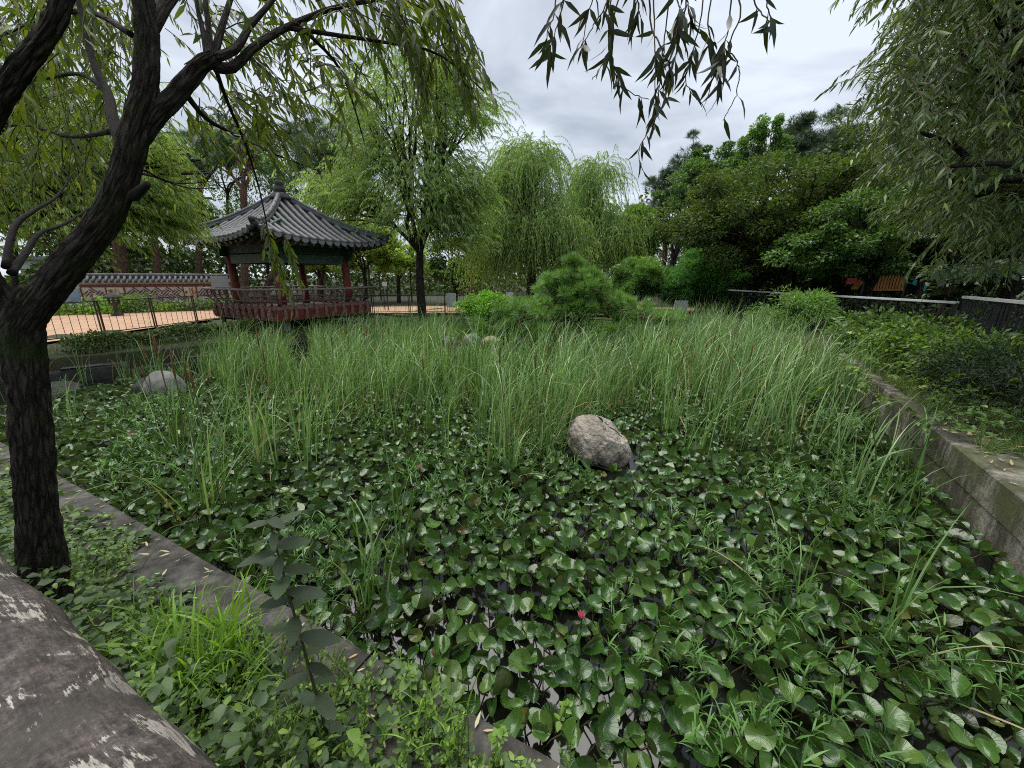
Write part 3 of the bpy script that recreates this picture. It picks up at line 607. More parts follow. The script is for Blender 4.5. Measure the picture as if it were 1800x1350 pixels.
# ------------------------------------------------------------------ pavilion
PAV = (-7.39, 13.42); PYAW = -.497; PZ = .45
def build_pavilion():
    t = thing('pavilion', 'square red-columned pavilion with grey tiled hip roof at the pond edge', 'pavilion', (PAV[0], PAV[1], 0), rz=PYAW)
    loc = dict(parent=t, world=False)
    c, b, r, e = 1.2, 1.68, 1.84, 2.2
    z_f, z_fl, z_r, z_ct, z_e, z_a = .78, 1.08, 1.66, 2.72, 3.02, 4.50
    lift = .22
    rot = [np.array([[math.cos(a), -math.sin(a), 0], [math.sin(a), math.cos(a), 0], [0, 0, 1]]) for a in (0, PI / 2, PI, 3 * PI / 2)]
    def rz(k, V): return np.asarray(V, float) @ rot[k].T
    def put(name, mb, mat, k=0, parent=None, smooth=False):
        V, Fs, A = mb.arrays(); return mk(name, rz(k, V), Fs, mat, parent or t, smooth, None, False)
    # floor, piers, columns
    put('floor', MB().box((0, 0, (z_f + z_fl) / 2 + .02), (2 * b - .1, 2 * b - .1, z_fl - z_f - .06)), BROWNW)
    for sx in (-1, 1):
        for sy in (-1, 1):
            put('stone_pier', MB().lathe([(0, -.6), (.17, -.6), (.15, .3), (.14, z_f + .05), (0, z_f + .05)], (sx * c, sy * c, 0), 12), ROCKP, smooth=True)
            put('column', MB().lathe([(0, z_fl - .02), (.125, z_fl - .02), (.128, 1.6), (.115, z_ct), (0, z_ct)], (sx * c, sy * c, 0), 16), REDW, smooth=True)
            put('corner_post', MB().box((sx * (b - .12), sy * (b - .12), .15), (.1, .1, 1.3)), ROCKD)
    # roof surface
    def prof(rr): return z_e + (z_a - z_e) * (.62 * (1 - rr) + .38 * (1 - rr) ** 2)
    def surf(u, rr, dz=0.0):  # u in metres along eave direction
        ee = e * (1 + .035 * (abs(u) / (e * max(rr, .05))) ** 2 * rr)
        return [u, -rr * ee, prof(rr) + lift * (abs(u) / e) ** 3 + dz]
    roof = None
    V = []; F = []
    for k in range(4):
        nu, nr = 16, 12; base = len(V); W = []
        for i in range(nr + 1):
            rr = max(i / nr, .02)
            for j in range(nu + 1):
                u = (j / nu * 2 - 1) * rr * e; W.append(surf(u, rr))
        V += list(rz(k, W))
        F += [[base + i * (nu + 1) + j, base + i * (nu + 1) + j + 1, base + (i + 1) * (nu + 1) + j + 1, base + (i + 1) * (nu + 1) + j] for i in range(nr) for j in range(nu)]
    nv = len(V); V2 = [list(np.array(v) - [0, 0, .07]) for v in V]
    roof = mk('roof', V + V2, np.array(F + [[q + nv for q in reversed(f)] for f in F]), TILED, t, True, None, False)
    sp = .262; nrow = 8
    for k in range(4):
        for i in range(-nrow, nrow + 1):
            u = i * sp
            if abs(u) > e - .08: continue
            r_lo = max(abs(u) / e + .03, .06); n = 14
            mb = MB(); pts = []; rad = []
            L = (1.02 - r_lo) * e; ntile = max(2, int(L / .2))
            for q in range(ntile * 3 + 1):
                f = q / (ntile * 3); rr = 1.02 - (1.02 - r_lo) * f
                pts.append(surf(u, rr, .03)); rad.append(.078 if q % 3 else .07)
            mb.tube(pts, rad, 9, True)
            put('tile_row', mb, TILE, k, roof, True)
        for i in range(-nrow, nrow):
            u = (i + .5) * sp
            if abs(u) > e - .12: continue
            p0 = surf(u, 1.03, .0); poly = [(u + .105 * math.cos(a), p0[2] + .035 + .10 * math.sin(a) * (1.0 if math.sin(a) < 0 else .15)) for a in np.linspace(0, 2 * PI, 14, endpoint=False)]
            put('drip_tile', MB().plate(poly, p0[1] - .012, p0[1] + .05), TILEL, k, roof)
        # hip ridge
        pts = []
        for q in range(15):
            rr = 1.0 - .94 * q / 14; ee = e * (1 + .035 * rr)
            pts.append([-rr * ee, -rr * ee, prof(rr) + lift * rr ** 3 + .07 + (.05 if q == 0 else 0)])
        mb = MB(); mb.tube(pts, .085, 8, True); mb.tube([np.array(p) + [0, 0, .085] for p in pts[1:]], .066, 8, True)
        for q in range(1, 15, 2): mb.tube([np.array(pts[q]) + [.01, .01, .13], np.array(pts[q]) + [-.01, -.01, .15]], .05, 6)
        put('hip_ridge', mb, TILE, k, roof, True)
        put('ridge_end_tile', MB().lathe([(0, -.05), (.075, -.05), (.085, 0), (.075, .05), (0, .06)], (pts[0][0] - .03, pts[0][1] - .03, pts[0][2] + .06), 10), TILED, k, roof, True)
        # rafters
        for i in range(-7, 8):
            u = i * .285
            s0, s1 = surf(u, .97, -.13), surf(u * .72 if abs(u) > 1.3 else u, .45, -.15)
            if abs(u) > 2.0: continue
            mb = MB().tube([s1, s0], .042, 8); ra = put('rafter', mb, GREENW, k, None, True)
            s2 = np.array(s0) + (np.array(s0) - np.array(s1)) / np.linalg.norm(np.array(s0) - np.array(s1)) * .006
            put('rafter_end', MB().tube([s0, s2], .043, 8), TILEL, k, ra)
        # lintels, beam, bracket
        put('lintel', MB().box((0, -c, z_ct - .16), (2 * c - .2, .12, .26)), GREENP, k)
        put('eave_beam', MB().box((0, -c, z_ct + .12), (2 * c + .5, .16, .22)), GREENW, k)
        put('column_bracket', MB().box((-c, -c, z_ct - .05), (.62, .1, .2)).box((-c, -c, z_ct + .03), (.1, .62, .2)), GREENW, k)
        # floor fascia and railing
        put('fascia_board', MB().box((0, -b, (z_f + z_fl) / 2), (2 * b + .03, .05, z_fl - z_f)), REDW, k)
        put('railing_panel', MB().box((0, -b - .02, z_fl + .07), (2 * b, .03, .09)), BROWNW, k)
        for zz, off, h in ((z_r, r, .05), (1.33, r - .06, .03)):
            put('top_rail' if zz == z_r else 'middle_rail', MB().tube([(-r - .04, -off, zz + .02), (-r * .5, -off, zz), (0, -off, zz - .0), (r * .5, -off, zz), (r + .04, -off, zz + .02)], h * .62, 8), RAILW if zz == z_r else GREENP, k, None, True)
        nb = 10
        for i in range(nb):
            f = -1 + 2 * (i + .5) / nb; u0 = f * (b - .02); u1 = f * (r - .02)
            path = smooth_path([(u0, -b - .03, z_f + .03), (u0, -b - .1, z_fl - .05), (u0, -b - .02, z_fl + .12), ((u0 + u1) / 2, -b - .05, 1.28), (u1, -r + .015, 1.45), (u1, -r, z_r - .02)], 14)
            V, Fs, A = tube_arrays(path, [.08, .095, .085, .065, .05, .042, .038, .036, .034, .033, .034, .04, .05, .055], 4, True, sy=.5)
            mk('rail_bracket', rz(k, V), Fs, BROWNW, t, False, None, False)
            put('rail_boss', MB().lathe([(0, -.035), (.035, -.02), (.038, .01), (0, .03)], (u0, -b - .1, z_fl + .14), 8), TILEL, k)
    fin = put('finial_base', MB().lathe([(0, 0), (.3, 0), (.33, .06), (.24, .1), (.26, .17), (.17, .2), (0, .2)], (0, 0, z_a - .1), 12), TILED, smooth=True)
    put('finial', MB().lathe([(0, 0), (.13, 0), (.17, .08), (.165, .16), (.1, .22), (.12, .27), (.125, .33), (.07, .38), (.06, .41), (.065, .44), (0, .5)], (0, 0, z_a + .08), 16), ROCKD, smooth=True)
build_pavilion()

# ------------------------------------------------------------------ fences
def fence_run(name, label, a, b, z0, top, post_gap, bar_gap, mat, capmat=None, group=None, bar_r=.007, bars_joined=False, double=False, cap=(.05, .04), low=.08):
    a = np.array(a, float); b = np.array(b, float); d = b - a; L = np.linalg.norm(d); d /= L; rz = math.atan2(d[1], d[0])
    t = thing(name, label, 'fence', (a[0], a[1], z0), group)
    k = max(1, round(L / post_gap))
    P3 = lambda s, z: (a[0] + d[0] * s, a[1] + d[1] * s, z)
    pm = None
    for i in range(k + 1):
        for off in ((-.035, .035) if double else (0,)):
            s = min(max(L * i / k + off, 0.0), L)
            if pm is None:
                o = MB().box((0, 0, (top - z0) / 2 - .1), (.028, .028, top - z0 + .2), rz).build('post', mat, None); pm = o.data
                COL.objects.unlink(o); bpy.data.objects.remove(o)
            q = link('post', pm, t); q.location = P3(s, z0)
    o = MB().bar(P3(0, top), P3(L, top), cap[0], cap[1]).build('top_rail', capmat or mat, t)
    MB().bar(P3(0, z0 + low), P3(L, z0 + low), .025, .025).build('bottom_rail', mat, t)
    nb = int(L / bar_gap)
    if bars_joined:
        mb = MB()
        for i in range(nb): mb.box(P3((i + .5) * bar_gap, (z0 + low + top) / 2), (bar_r * 2, bar_r * 2, top - z0 - low), rz)
        q = mb.build('bars', mat, t); q['kind'] = 'stuff'
    else:
        o = MB().box((0, 0, 0), (bar_r * 2, bar_r * 2, top - z0 - low), rz).build('bar', mat, None); me = o.data; bpy.data.objects.remove(o)
        for i in range(nb):
            q = link('bar', me, t); q.location = P3((i + .5) * bar_gap, (z0 + low + top) / 2)
    return t
fence_run('metal_fence', 'thin brown metal fence between the hedge and the tan path', (-11.5, 7.6), (-11.0, 16.8), .45, 1.38, 1.5, .19, METAL, double=True, bar_r=.0045, cap=(.03, .025))
fence_run('metal_fence', 'thin metal fence running behind the pavilion to the pale willow', (-10.9, 17.0), (-3.0, 17.6), .45, 1.25, 1.6, .16, METALD, bars_joined=True, double=True, bar_r=.003)
fence_run('metal_fence', 'low dark fence behind the island pine and the round bush', (-2.9, 17.65), (8.9, 17.2), .45, 1.22, 1.9, .16, METALD, bars_joined=True)
fence_run('metal_fence', 'long pale-capped fence under the dark maples', (9.1, 17.0), (9.25, 8.15), .45, 1.50, 1.8, .15, METALD, CAPW, bars_joined=True, cap=(.08, .045))
fence_run('metal_fence', 'dark picket fence with thick pale cap on the right bank', (9.2, 8.0), (6.6, 3.6), .6, 1.62, 1.3, .13, METALD, CAPW, bar_r=.012, cap=(.09, .05))
# a handrail by the path and boards on the fence
def board(name, label, cat, c, w, h, mat, rz=0.0, legs=None, th=.03, extra=None):
    t = thing(name, label, cat, (c[0], c[1], .45), rz=rz)
    mk('panel', *MB().box((0, 0, c[2] - .45), (w, th, h)).arrays()[:2], mat, t, False, None, False)
    if legs:
        for s in (-1, 1): mk('leg', *MB().box((s * w * .38, 0, legs / 2 - .1), (.04, .025, legs + .2)).arrays()[:2], METALD, t, False, None, False)
    if extra: extra(t)
    return t
p = at(793, 528, 17.45); board('notice_board', 'white notice board on the dark fence left of the round bush', 'sign', (p[0], 17.5, p[2]), .42, .62, WHITE)
p = at(896, 519, 17.4); board('notice_board', 'small white notice on the fence right of the round bush', 'sign', (p[0], 17.45, p[2]), .32, .26, WHITE)
p = at(1197, 538, 16.6); board('notice_board', 'whitish notice board low on the fence below the clipped pine', 'sign', (p[0], 16.6, p[2]), .55, .45, WHITE)
p = at(386, 497, 15.5); board('information_board', 'grey information board standing before the tiled brick wall', 'sign', (p[0], p[1], p[2]), .55, .5, GREYB, R(20), legs=1.1)
p = at(676, 499, 19.2); board('small_sign', 'small white sign on a post beyond the fence right of the pavilion', 'sign', (p[0], p[1], p[2]), .22, .2, WHITE, legs=1.1)

# ------------------------------------------------------------------ patterned garden wall behind the path
def build_wall():
    A = at(100, 553, 17.2); B = at(410, 541, 20.6); a = np.array([A[0], A[1]]); b = np.array([B[0], B[1]])
    d = b - a; L = np.linalg.norm(d); d /= L; rz = math.atan2(d[1], d[0])
    t = thing('garden_wall', 'low brick garden wall with fret pattern and grey tiled coping', 'wall', (a[0], a[1], .45), rz=rz)
    def put(name, mb, mat, parent=None, smooth=False):
        V, Fs, A_ = mb.arrays(); return mk(name, V, Fs, mat, parent or t, smooth, None, False)
    H = 1.36
    put('wall_core', MB().box((L / 2, .2, H / 2 - .1), (L, .3, H + .2)), FRETW)
    put('mural', MB().box((.45, .03, .55), (.86, .03, 1.06)), MURAL)
    x0 = .95; print('wall length', L); fx = lambda f: x0 + (L - .05 - x0) * f
    bands = [(fx(0), fx(.15), 'f'), (fx(.15), fx(.265), 'p'), (fx(.265), fx(.66), 'f'), (fx(.66), fx(.755), 'p'), (fx(.755), fx(1), 'f')]
    z0, z1 = .42, 1.12
    # stone base course
    x = x0; row = 0
    for row in range(2):
        x = x0 - .15 * row
        while x < L - .1:
            w = rng.uniform(.34, .5); put('base_stone', MB().box((max(x, x0) + w / 2, .03, .1 + row * .19), (w - .02, .05, .17)), ROCKP if rng.random() < .6 else FRETW); x += w
    for zz in (.39, 1.155): put('brick_band', MB().box(((x0 + L) / 2, .035, zz), (L - x0, .05, .05)), BRICKR)
    for zz in (1.22, ): put('brick_band', MB().box(((x0 + L) / 2, .03, zz), (L - x0, .05, .045)), BRICKR)
    for i, (xa, xb, k) in enumerate(bands):
        put('panel_frame', MB().box((xa, .03, (z0 + z1) / 2), (.035, .06, z1 - z0)), BRICKR)
        if k == 'f':
            # parquet of diagonal bars, three by three
            mb = MB(); s = .095; n = 0; q = math.sqrt(.5)
            cell = s * 3
            rngx = int((xb - xa + 2) / cell) + 2
            for iu in range(-rngx, rngx * 2):
                for iv in range(-rngx * 2, rngx * 2):
                    for kk in range(3):
                        o = (kk + .5) * s; along = (iu + iv) % 2
                        cu, cv = (iu * cell + cell / 2, iv * cell + o) if along else (iu * cell + o, iv * cell + cell / 2)
                        X = (cu - cv) * q; Z = (cu + cv) * q
                        if X < .1 or X > xb - xa - .1 or Z < .09 or Z > z1 - z0 - .09: continue
                        an = (PI / 4) if along else -PI / 4
                        M = np.array([[math.cos(an), 0, -math.sin(an)], [0, 1, 0], [math.sin(an), 0, math.cos(an)]])
                        mb.box((xa + X, .038, z0 + Z), (cell * (1.0 if kk == 1 else .8), .03, s * .44), M=M)
            o = put('fret_bars', mb, BRICKR); o['kind'] = 'stuff'
        else:
            pa = put('picture_panel', MB().box(((xa + xb) / 2, .035, (z0 + z1) / 2), (xb - xa - .06, .05, z1 - z0 - .02)), CREAM)
            mb = MB(); r3 = np.random.default_rng(i)
            cx = (xa + xb) / 2; stem = [(cx - .02, .005, z0 + .05), (cx + .03, .005, z0 + .25), (cx - .02, .005, z0 + .5), (cx + .02, .005, z0 + .64)]
            mb.tube(smooth_path(stem, 8), .016, 5)
            for q_ in range(16 if i == 1 else 22):
                f = r3.uniform(.05, 1); sd = r3.choice([-1, 1]); bx = cx + sd * r3.uniform(.05, .25); bz = z0 + .08 + f * .54
                an = r3.uniform(-.9, .9) if i == 1 else r3.uniform(-1.6, 1.6)
                M = np.array([[math.cos(an), 0, -math.sin(an)], [0, 1, 0], [math.sin(an), 0, math.cos(an)]])
                mb.box((bx, .008, bz), (.17 if i == 1 else .11, .012, .028 if i == 1 else .06), M=M)
            put('plant_relief', mb, ORNO, pa)
    # tiled coping: pitched bed, tile rows, ridge
    V = []; hw = .42
    mb = MB(); mb.add([(-.1, .2 - hw, H - .02), (L + .1, .2 - hw, H - .02), (L + .1, .2, H + .22), (-.1, .2, H + .22), (L + .1, .2 + hw, H - .02), (-.1, .2 + hw, H - .02)], np.array([[0, 1, 2, 3], [3, 2, 4, 5], [0, 5, 4, 1]]))
    cop_ = put('coping_roof', mb, TILED)
    k = int((L + .1) / .2)
    for i in range(k):
        x = (i + .5) * (L + .1) / k - .05
        put('tile_row', MB().tube([(x, .2 - hw - .03, H + .015), (x, .16, H + .25)], .06, 7), TILE, cop_, True)
    n = 6
    for i in range(n):
        put('ridge_tile', MB().tube([(-.1 + (L + .2) * i / n, .2, H + .30), (-.1 + (L + .2) * (i + 1) / n - .01, .2, H + .30)], .085, 8), TILE, cop_, True)
    put('ridge_course', MB().box((L / 2, .2, H + .235), (L + .15, .22, .07)), TILED, cop_)
    return a, b, d
WA, WB, WDIR = build_wall()

# ------------------------------------------------------------------ generic vegetation builders
def blades(P, L, az, th0, th1, w, K=7, pw=2.2, roll=None):
    """ribbon blades: base P (n,3), length, bend azimuth, start lean, extra lean at tip"""
    n = len(P); s = np.linspace(0, 1, K); th = th0[:, None] + th1[:, None] * s[None] ** pw
    ds = (L / (K - 1))[:, None]
    hx = np.cumsum(np.concatenate([np.zeros((n, 1)), np.sin((th[:, 1:] + th[:, :-1]) / 2) * ds], 1), 1)
    hz = np.cumsum(np.concatenate([np.zeros((n, 1)), np.cos((th[:, 1:] + th[:, :-1]) / 2) * ds], 1), 1)
    ca, sa = np.cos(az), np.sin(az)
    C = np.stack([P[:, 0:1] + hx * ca[:, None], P[:, 1:2] + hx * sa[:, None], P[:, 2:3] + hz], -1)
    r = az + PI / 2 + (rng.normal(0, .7, n) if roll is None else roll)
    side = np.stack([np.cos(r), np.sin(r), np.zeros(n)], -1)
    wd = w[:, None] * np.clip(1.05 - s[None] ** 2.5, .04, 1) * np.clip(.55 + s[None] * 3, 0, 1)
    V = np.stack([C - side[:, None] * wd[..., None] / 2, C + side[:, None] * wd[..., None] / 2], 2)
    b = (np.arange(n) * K * 2)[:, None]; i = np.arange(K - 1)[None] * 2
    F = np.stack([b + i, b + i + 1, b + i + 3, b + i + 2], -1).reshape(-1, 4)
    return V.reshape(-1, 3), F, C
def twigs(S, D, Ln, droop, K=7, m=16, leaf=.1, start=.15, spread=.8, leafvar=.3, down=.35):
    """arching twigs from S along D with leaves; returns twig paths and leaf arrays"""
    n = len(S); t = np.linspace(0, 1, K); D = nrm(D); Ln = np.asarray(Ln); droop = np.broadcast_to(np.asarray(droop), (n,))
    def pos(tt):
        tt = np.broadcast_to(tt, (n, tt.shape[-1]))
        p = S[:, None] + D[:, None] * (Ln[:, None] * tt * (1 - .35 * tt * np.clip(droop, 0, 1)[:, None]))[..., None]
        p[..., 2] -= (droop * Ln)[:, None] * tt ** 2; return p
    wob = rng.normal(0, .02, (n, K, 3)) * Ln[:, None, None] * t[None, :, None]
    P = pos(t[None]) + wob * .5
    tl = start + (1 - start) * (np.arange(m)[None] + rng.uniform(0, .9, (n, m))) / m
    LP = pos(tl); T = nrm(pos(np.clip(tl + .02, 0, 1.05)) - pos(tl - .02))
    sd = nrm(np.cross(T, np.array([0, 0, 1.0])) + 1e-6) * np.where(np.arange(m) % 2, 1, -1)[None, :, None]
    LD = nrm(T * .75 + sd * spread * rng.uniform(.4, 1.1, (n, m, 1)) + np.array([0, 0, -1.0]) * down + rng.normal(0, .22, (n, m, 3)))
    LN = nrm(np.array([0, 0, 1.0]) + rng.normal(0, .55, (n, m, 3)) - T * .2)
    LS = leaf * rng.uniform(1 - leafvar, 1 + leafvar, (n, m)) * np.where(tl > .9, .75, 1)
    return P, LP.reshape(-1, 3), LD.reshape(-1, 3), LN.reshape(-1, 3), LS.ravel()
def leaf_objects(parent, tmpl, mat, P, D, N, S, count, name='leaf'):
    """the leaves that show largest become parts, the rest one mass"""
    dist = np.linalg.norm(P - np.array([0, 0, 2.0]), axis=1)
    a = P[:, 0] / np.maximum(P[:, 1] * _c - (P[:, 2] - 2) * _s, .05); b = (P[:, 1] * _s + (P[:, 2] - 2) * _c) / np.maximum(P[:, 1] * _c - (P[:, 2] - 2) * _s, .05)
    vis = (np.abs(a) < 1.3) & (np.abs(b) < .98) & (P[:, 1] > .2)
    score = np.where(vis, S / dist, 0); order = np.argsort(-score); big = order[:count]; rest = order[count:]
    me = tomesh(name, tmpl[0], tmpl[1], mat); X, Y, Z = frames(D[big], N[big])
    for i, k in enumerate(big):
        o = link(name, me, parent); s = S[k]
        o.matrix_basis = Matrix(((X[i][0] * s, Y[i][0] * s, Z[i][0] * s, P[k][0]), (X[i][1] * s, Y[i][1] * s, Z[i][1] * s, P[k][1]), (X[i][2] * s, Y[i][2] * s, Z[i][2] * s, P[k][2]), (0, 0, 0, 1)))
    if len(rest):
        V, F = scatter(*tmpl, P[rest], D[rest], N[rest], S[rest]); o = mk('foliage', V, F, mat, parent); o['kind'] = 'stuff'
def ell(n, C, Rr, inner=.0, zmin=-1.0):
    """points in an ellipsoid, biased to the outside by inner"""
    out = []
    while len(out) < n:
        d = rdir(n * 2); r = rng.uniform(inner ** 3, 1, n * 2) ** (1 / 3); q = d * r[:, None]; q = q[q[:, 2] > zmin]; out += list(q)
    return np.array(C) + np.array(out[:n]) * np.array(Rr)
def limb_path(a, b, n=8, sag=.12, up=.25):
    a = np.array(a, float); b = np.array(b, float); L = np.linalg.norm(b - a)
    m1 = a + (b - a) * .35 + np.array([rng.normal(0, sag * L * .5), rng.normal(0, sag * L * .5), up * L * .35]); m2 = a + (b - a) * .72 + np.array([rng.normal(0, sag * L * .4), rng.normal(0, sag * L * .4), up * L * .25])
    return smooth_path([a, m1, m2, b], n)
def trunk_and_limbs(t, base, fork, r0, targets, mat, nfork=4, lean=(0, 0), part='trunk', limb_r=.35):
    """trunk to the fork, primary limbs to target groups, secondaries to each target"""
    base = np.array(base, float); fork = np.array(fork, float)
    mid = (base + fork) / 2 + np.array([rng.normal(0, .06), rng.normal(0, .06), 0])
    pts = smooth_path([base - [0, 0, .15], base + (mid - base) * .3, mid, fork], 14); rad = np.linspace(r0 * 1.15, r0 * .78, 14); rad[0] *= 1.3
    V, Fs, A = tube_arrays(pts, rad, 12, True, .05, base[0]); mk(part, V, Fs, mat, t, True, {'tuv': A})
    tg = np.array(targets); k = min(nfork, len(tg))
    cen = tg[rng.choice(len(tg), k, replace=False)]
    for _ in range(5):
        w = np.argmin(np.linalg.norm(tg[:, None] - cen[None], axis=2), 1)
        for i in range(k):
            if (w == i).any(): cen[i] = tg[w == i].mean(0)
    mb = MB()
    for i in range(k):
        end = fork + (cen[i] - fork) * .62; pp = limb_path(fork - [0, 0, .1], end, 9, .12, .2); rr = np.linspace(r0 * .55, r0 * limb_r * .6, 9)
        mb.tube(pp, rr, 8)
        for q in tg[w == i]:
            s = rng.integers(4, 9); mb.tube(limb_path(pp[s], q, 6, .14, .12), np.linspace(r0 * .26, r0 * .07, 6), 5)
    mb.build('limbs', mat, t, True, True)
def blob_tree(name, label, base, fork, r0, lobes, tmpl, leafmat_, leaf, nleaf, bark, blob=.55, flat=.5, nblob=40, nfork=4, cat='tree', group=None, inner=.45, up=.8, zmin=-.5, dirout=.6, crown='crown', lift=-.15):
    t = thing(name, label, cat, tuple(float(x) for x in base), group)
    tot = sum(l[2] for l in lobes); B = np.concatenate([ell(max(2, int(nblob * l[2] / tot)), l[0], l[1], inner, zmin) for l in lobes])
    if r0 > 0: trunk_and_limbs(t, base, fork, r0, B, bark, nfork)
    k = len(B); w = rng.integers(0, k, nleaf); br = blob * rng.uniform(.6, 1.25, k)
    d = rdir(nleaf); rr = rng.uniform(.15, 1, nleaf) ** .45
    off = d * (br[w] * rr)[:, None] * np.array([1, 1, flat]); P = B[w] + off
    C = np.mean([l[0] for l in lobes], 0)
    D = nrm(d * dirout + nrm(P - C) * .5 + rng.normal(0, .5, (nleaf, 3)) + [0, 0, lift]); N = nrm(np.array([0, 0, up]) + d * .3 + rng.normal(0, .45, (nleaf, 3)))
    V, F = scatter(*tmpl, P, D, N, leaf * rng.uniform(.6, 1.35, nleaf))
    o = mk(crown, V, F, leafmat_, t); o['kind'] = 'stuff'
    return t
def willow(name, label, base, fork, r0, lobes, ncl, nst, m, leaf, lm, bark, hang=(.7, 2.0), outw=.35, nfork=4, zfloor=.9, spread=.45, droop=1.0, group=None, tm=None, xmax=None):
    t = thing(name, label, 'tree', tuple(float(x) for x in base), group)
    tot = sum(l[2] for l in lobes); B = np.concatenate([ell(max(2, int(ncl * l[2] / tot)), l[0], l[1], .35, -.75) for l in lobes])
    trunk_and_limbs(t, base, fork, r0, B, bark, nfork)
    k = len(B); w = rng.integers(0, k, nst); S = B[w] + rng.normal(0, spread, (nst, 3)) * [1, 1, .6]
    if xmax is not None: S = S[S[:, 0] / S[:, 1] < xmax]; nst = len(S)
    C = np.array([base[0], base[1], 0]); h = S - C; h[:, 2] = 0; D = nrm(nrm(h) * outw * 1.6 + rng.normal(0, .55, (nst, 3)) * [1, 1, .5] + [0, 0, .35])
    Ln = rng.uniform(*hang, nst); Ln = np.minimum(Ln, np.maximum(S[:, 2] - zfloor, .25))
    P, LP, LD, LN, LS = twigs(S, D, Ln, droop * rng.uniform(.75, 1.15, nst), 6, m, leaf, .05, .45, .35, .9)
    V, F = thin_tubes(P, .008, .4); o = mk('twigs', V, F, TWIGG, t); o['kind'] = 'stuff'
    V, F = scatter(*(tm or WILL2), LP, LD, LN, LS); o = mk('crown', V, F, lm, t); o['kind'] = 'stuff'
    return t

# ------------------------------------------------------------------ the near willow on the left
def build_near_willow():
    base = G(75, 1075, .33); t = thing('willow_tree', 'old willow with dark furrowed forked trunk leaning in from the left', 'tree', tuple(float(x) for x in base))
    def path(l): return np.array([at(*q) for q in l])
    def limb(name, l, rad, n, seg=20, rough=.10, seed=0, bark=0):
        pts = smooth_path(path(l), n); rr = np.interp(np.linspace(0, 1, n), np.linspace(0, 1, len(rad)), rad)
        V, Fs, A = tube_arrays(pts, rr, seg, True, rough, seed, bark=bark); return mk(name, V, Fs, BARKT if rad[0] < .026 else BARK, t, True, {'tuv': A})
    limb('trunk', [(85, 1180, 1.55), (78, 1060, 1.6), (72, 960, 1.64), (62, 850, 1.68), (55, 750, 1.71), (45, 650, 1.73), (40, 570, 1.75), (50, 505, 1.76)], [.15, .10, .078, .068, .064, .064, .066, .03], 200, 56, .15, 1, 1)
    limb('right_limb', [(35, 580, 1.75), (80, 515, 1.76), (130, 455, 1.78), (185, 385, 1.8), (218, 310, 1.82), (238, 230, 1.85), (256, 150, 1.9), (258, 60, 1.95), (245, -60, 2.0), (235, -240, 2.1)], [.06, .06, .057, .053, .049, .046, .041, .037, .034, .03], 190, 48, .12, 2, 1)
    limb('right_fork', [(235, 260, 1.85), (275, 205, 1.9), (315, 160, 1.95), (350, 118, 2.0), (378, 100, 2.02)], [.03, .034, .033, .032, .028], 60, 32, .12, 3, 1)
    limb('left_limb', [(40, 600, 1.75), (-5, 520, 1.75), (-50, 430, 1.74), (-60, 320, 1.72), (-25, 215, 1.7), (25, 135, 1.7), (75, 70, 1.72), (110, 5, 1.75), (140, -90, 1.8)], [.052, .049, .044, .039, .035, .032, .029, .026, .022], 120, 36, .12, 4, 1)
    limb('small_limb', [(215, 260, 1.88), (200, 215, 1.95), (190, 165, 2.05), (170, 125, 2.1), (150, 60, 2.2), (130, -40, 2.3)], [.022, .02, .018, .015, .012, .009], 30, 12, .08, 5)
    limb('low_limb', [(20, 480, 1.8), (45, 445, 1.95), (70, 410, 2.1), (110, 395, 2.3), (150, 370, 2.6), (190, 335, 3.0), (220, 300, 3.3)], [.016, .013, .010, .008, .005, .003, .0015], 30, 12, .08, 6)
    limb('low_limb', [(10, 470, 1.8), (25, 400, 1.95), (60, 370, 2.1), (100, 345, 2.3), (130, 300, 2.6), (150, 250, 2.9)], [.015, .012, .009, .006, .003, .0015], 24, 10, .08, 7)
    limb('stub', [(235, 345, 1.8), (252, 330, 1.76), (260, 323, 1.74)], [.022, .016, .011], 8, 10, .1, 8)
    br = []
    def bpath(l, r0, r1=.4, n=14): br.append((smooth_path(path(l), n), np.linspace(r0, r0 * r1, n)))
    bpath([(365, 105, 2.0), (358, 60, 2.05), (345, 0, 2.1), (335, -90, 2.2)], .014)
    bpath([(370, 105, 2.0), (367, 50, 2.05), (360, -10, 2.1), (358, -100, 2.2)], .015)
    bpath([(375, 105, 2.02), (388, 55, 2.1), (405, 0, 2.2), (430, -80, 2.3)], .018)
    bpath([(378, 102, 2.02), (415, 85, 2.1), (440, 45, 2.2), (475, 5, 2.3), (520, -60, 2.5)], .02)
    bpath([(378, 118, 2.02), (410, 118, 2.1), (450, 80, 2.2), (510, 45, 2.4), (600, 10, 2.6), (700, 0, 2.7), (780, 30, 2.6)], .024, .25)
    bpath([(500, 48, 2.4), (580, 60, 2.4), (680, 75, 2.4), (770, 95, 2.35), (850, 160, 2.3)], .012, .3)
    bpath([(520, 40, 2.4), (590, 110, 2.6), (620, 180, 2.8), (640, 250, 2.9)], .011, .3)
    bpath([(378, 118, 2.02), (400, 180, 2.2), (430, 250, 2.4), (455, 330, 2.5), (470, 400, 2.5)], .010, .3)
    bpath([(330, 170, 1.97), (365, 210, 2.2), (420, 240, 2.5), (480, 270, 2.8), (560, 300, 3.0)], .013, .3)
    bpath([(260, 60, 1.95), (320, -30, 2.2), (420, -90, 2.5), (600, -110, 2.7), (760, -60, 2.6)], .03, .3)
    bpath([(190, 165, 2.05), (140, 130, 2.3), (70, 140, 2.6), (-20, 150, 3.0)], .012, .3)
    bpath([(230, 60, 2.0), (150, 20, 2.4), (60, 40, 2.8), (-60, 90, 3.2)], .014, .3)
    bpath([(200, 230, 2.0), (120, 240, 2.5), (40, 220, 3.0), (-60, 230, 3.4)], .012, .3)
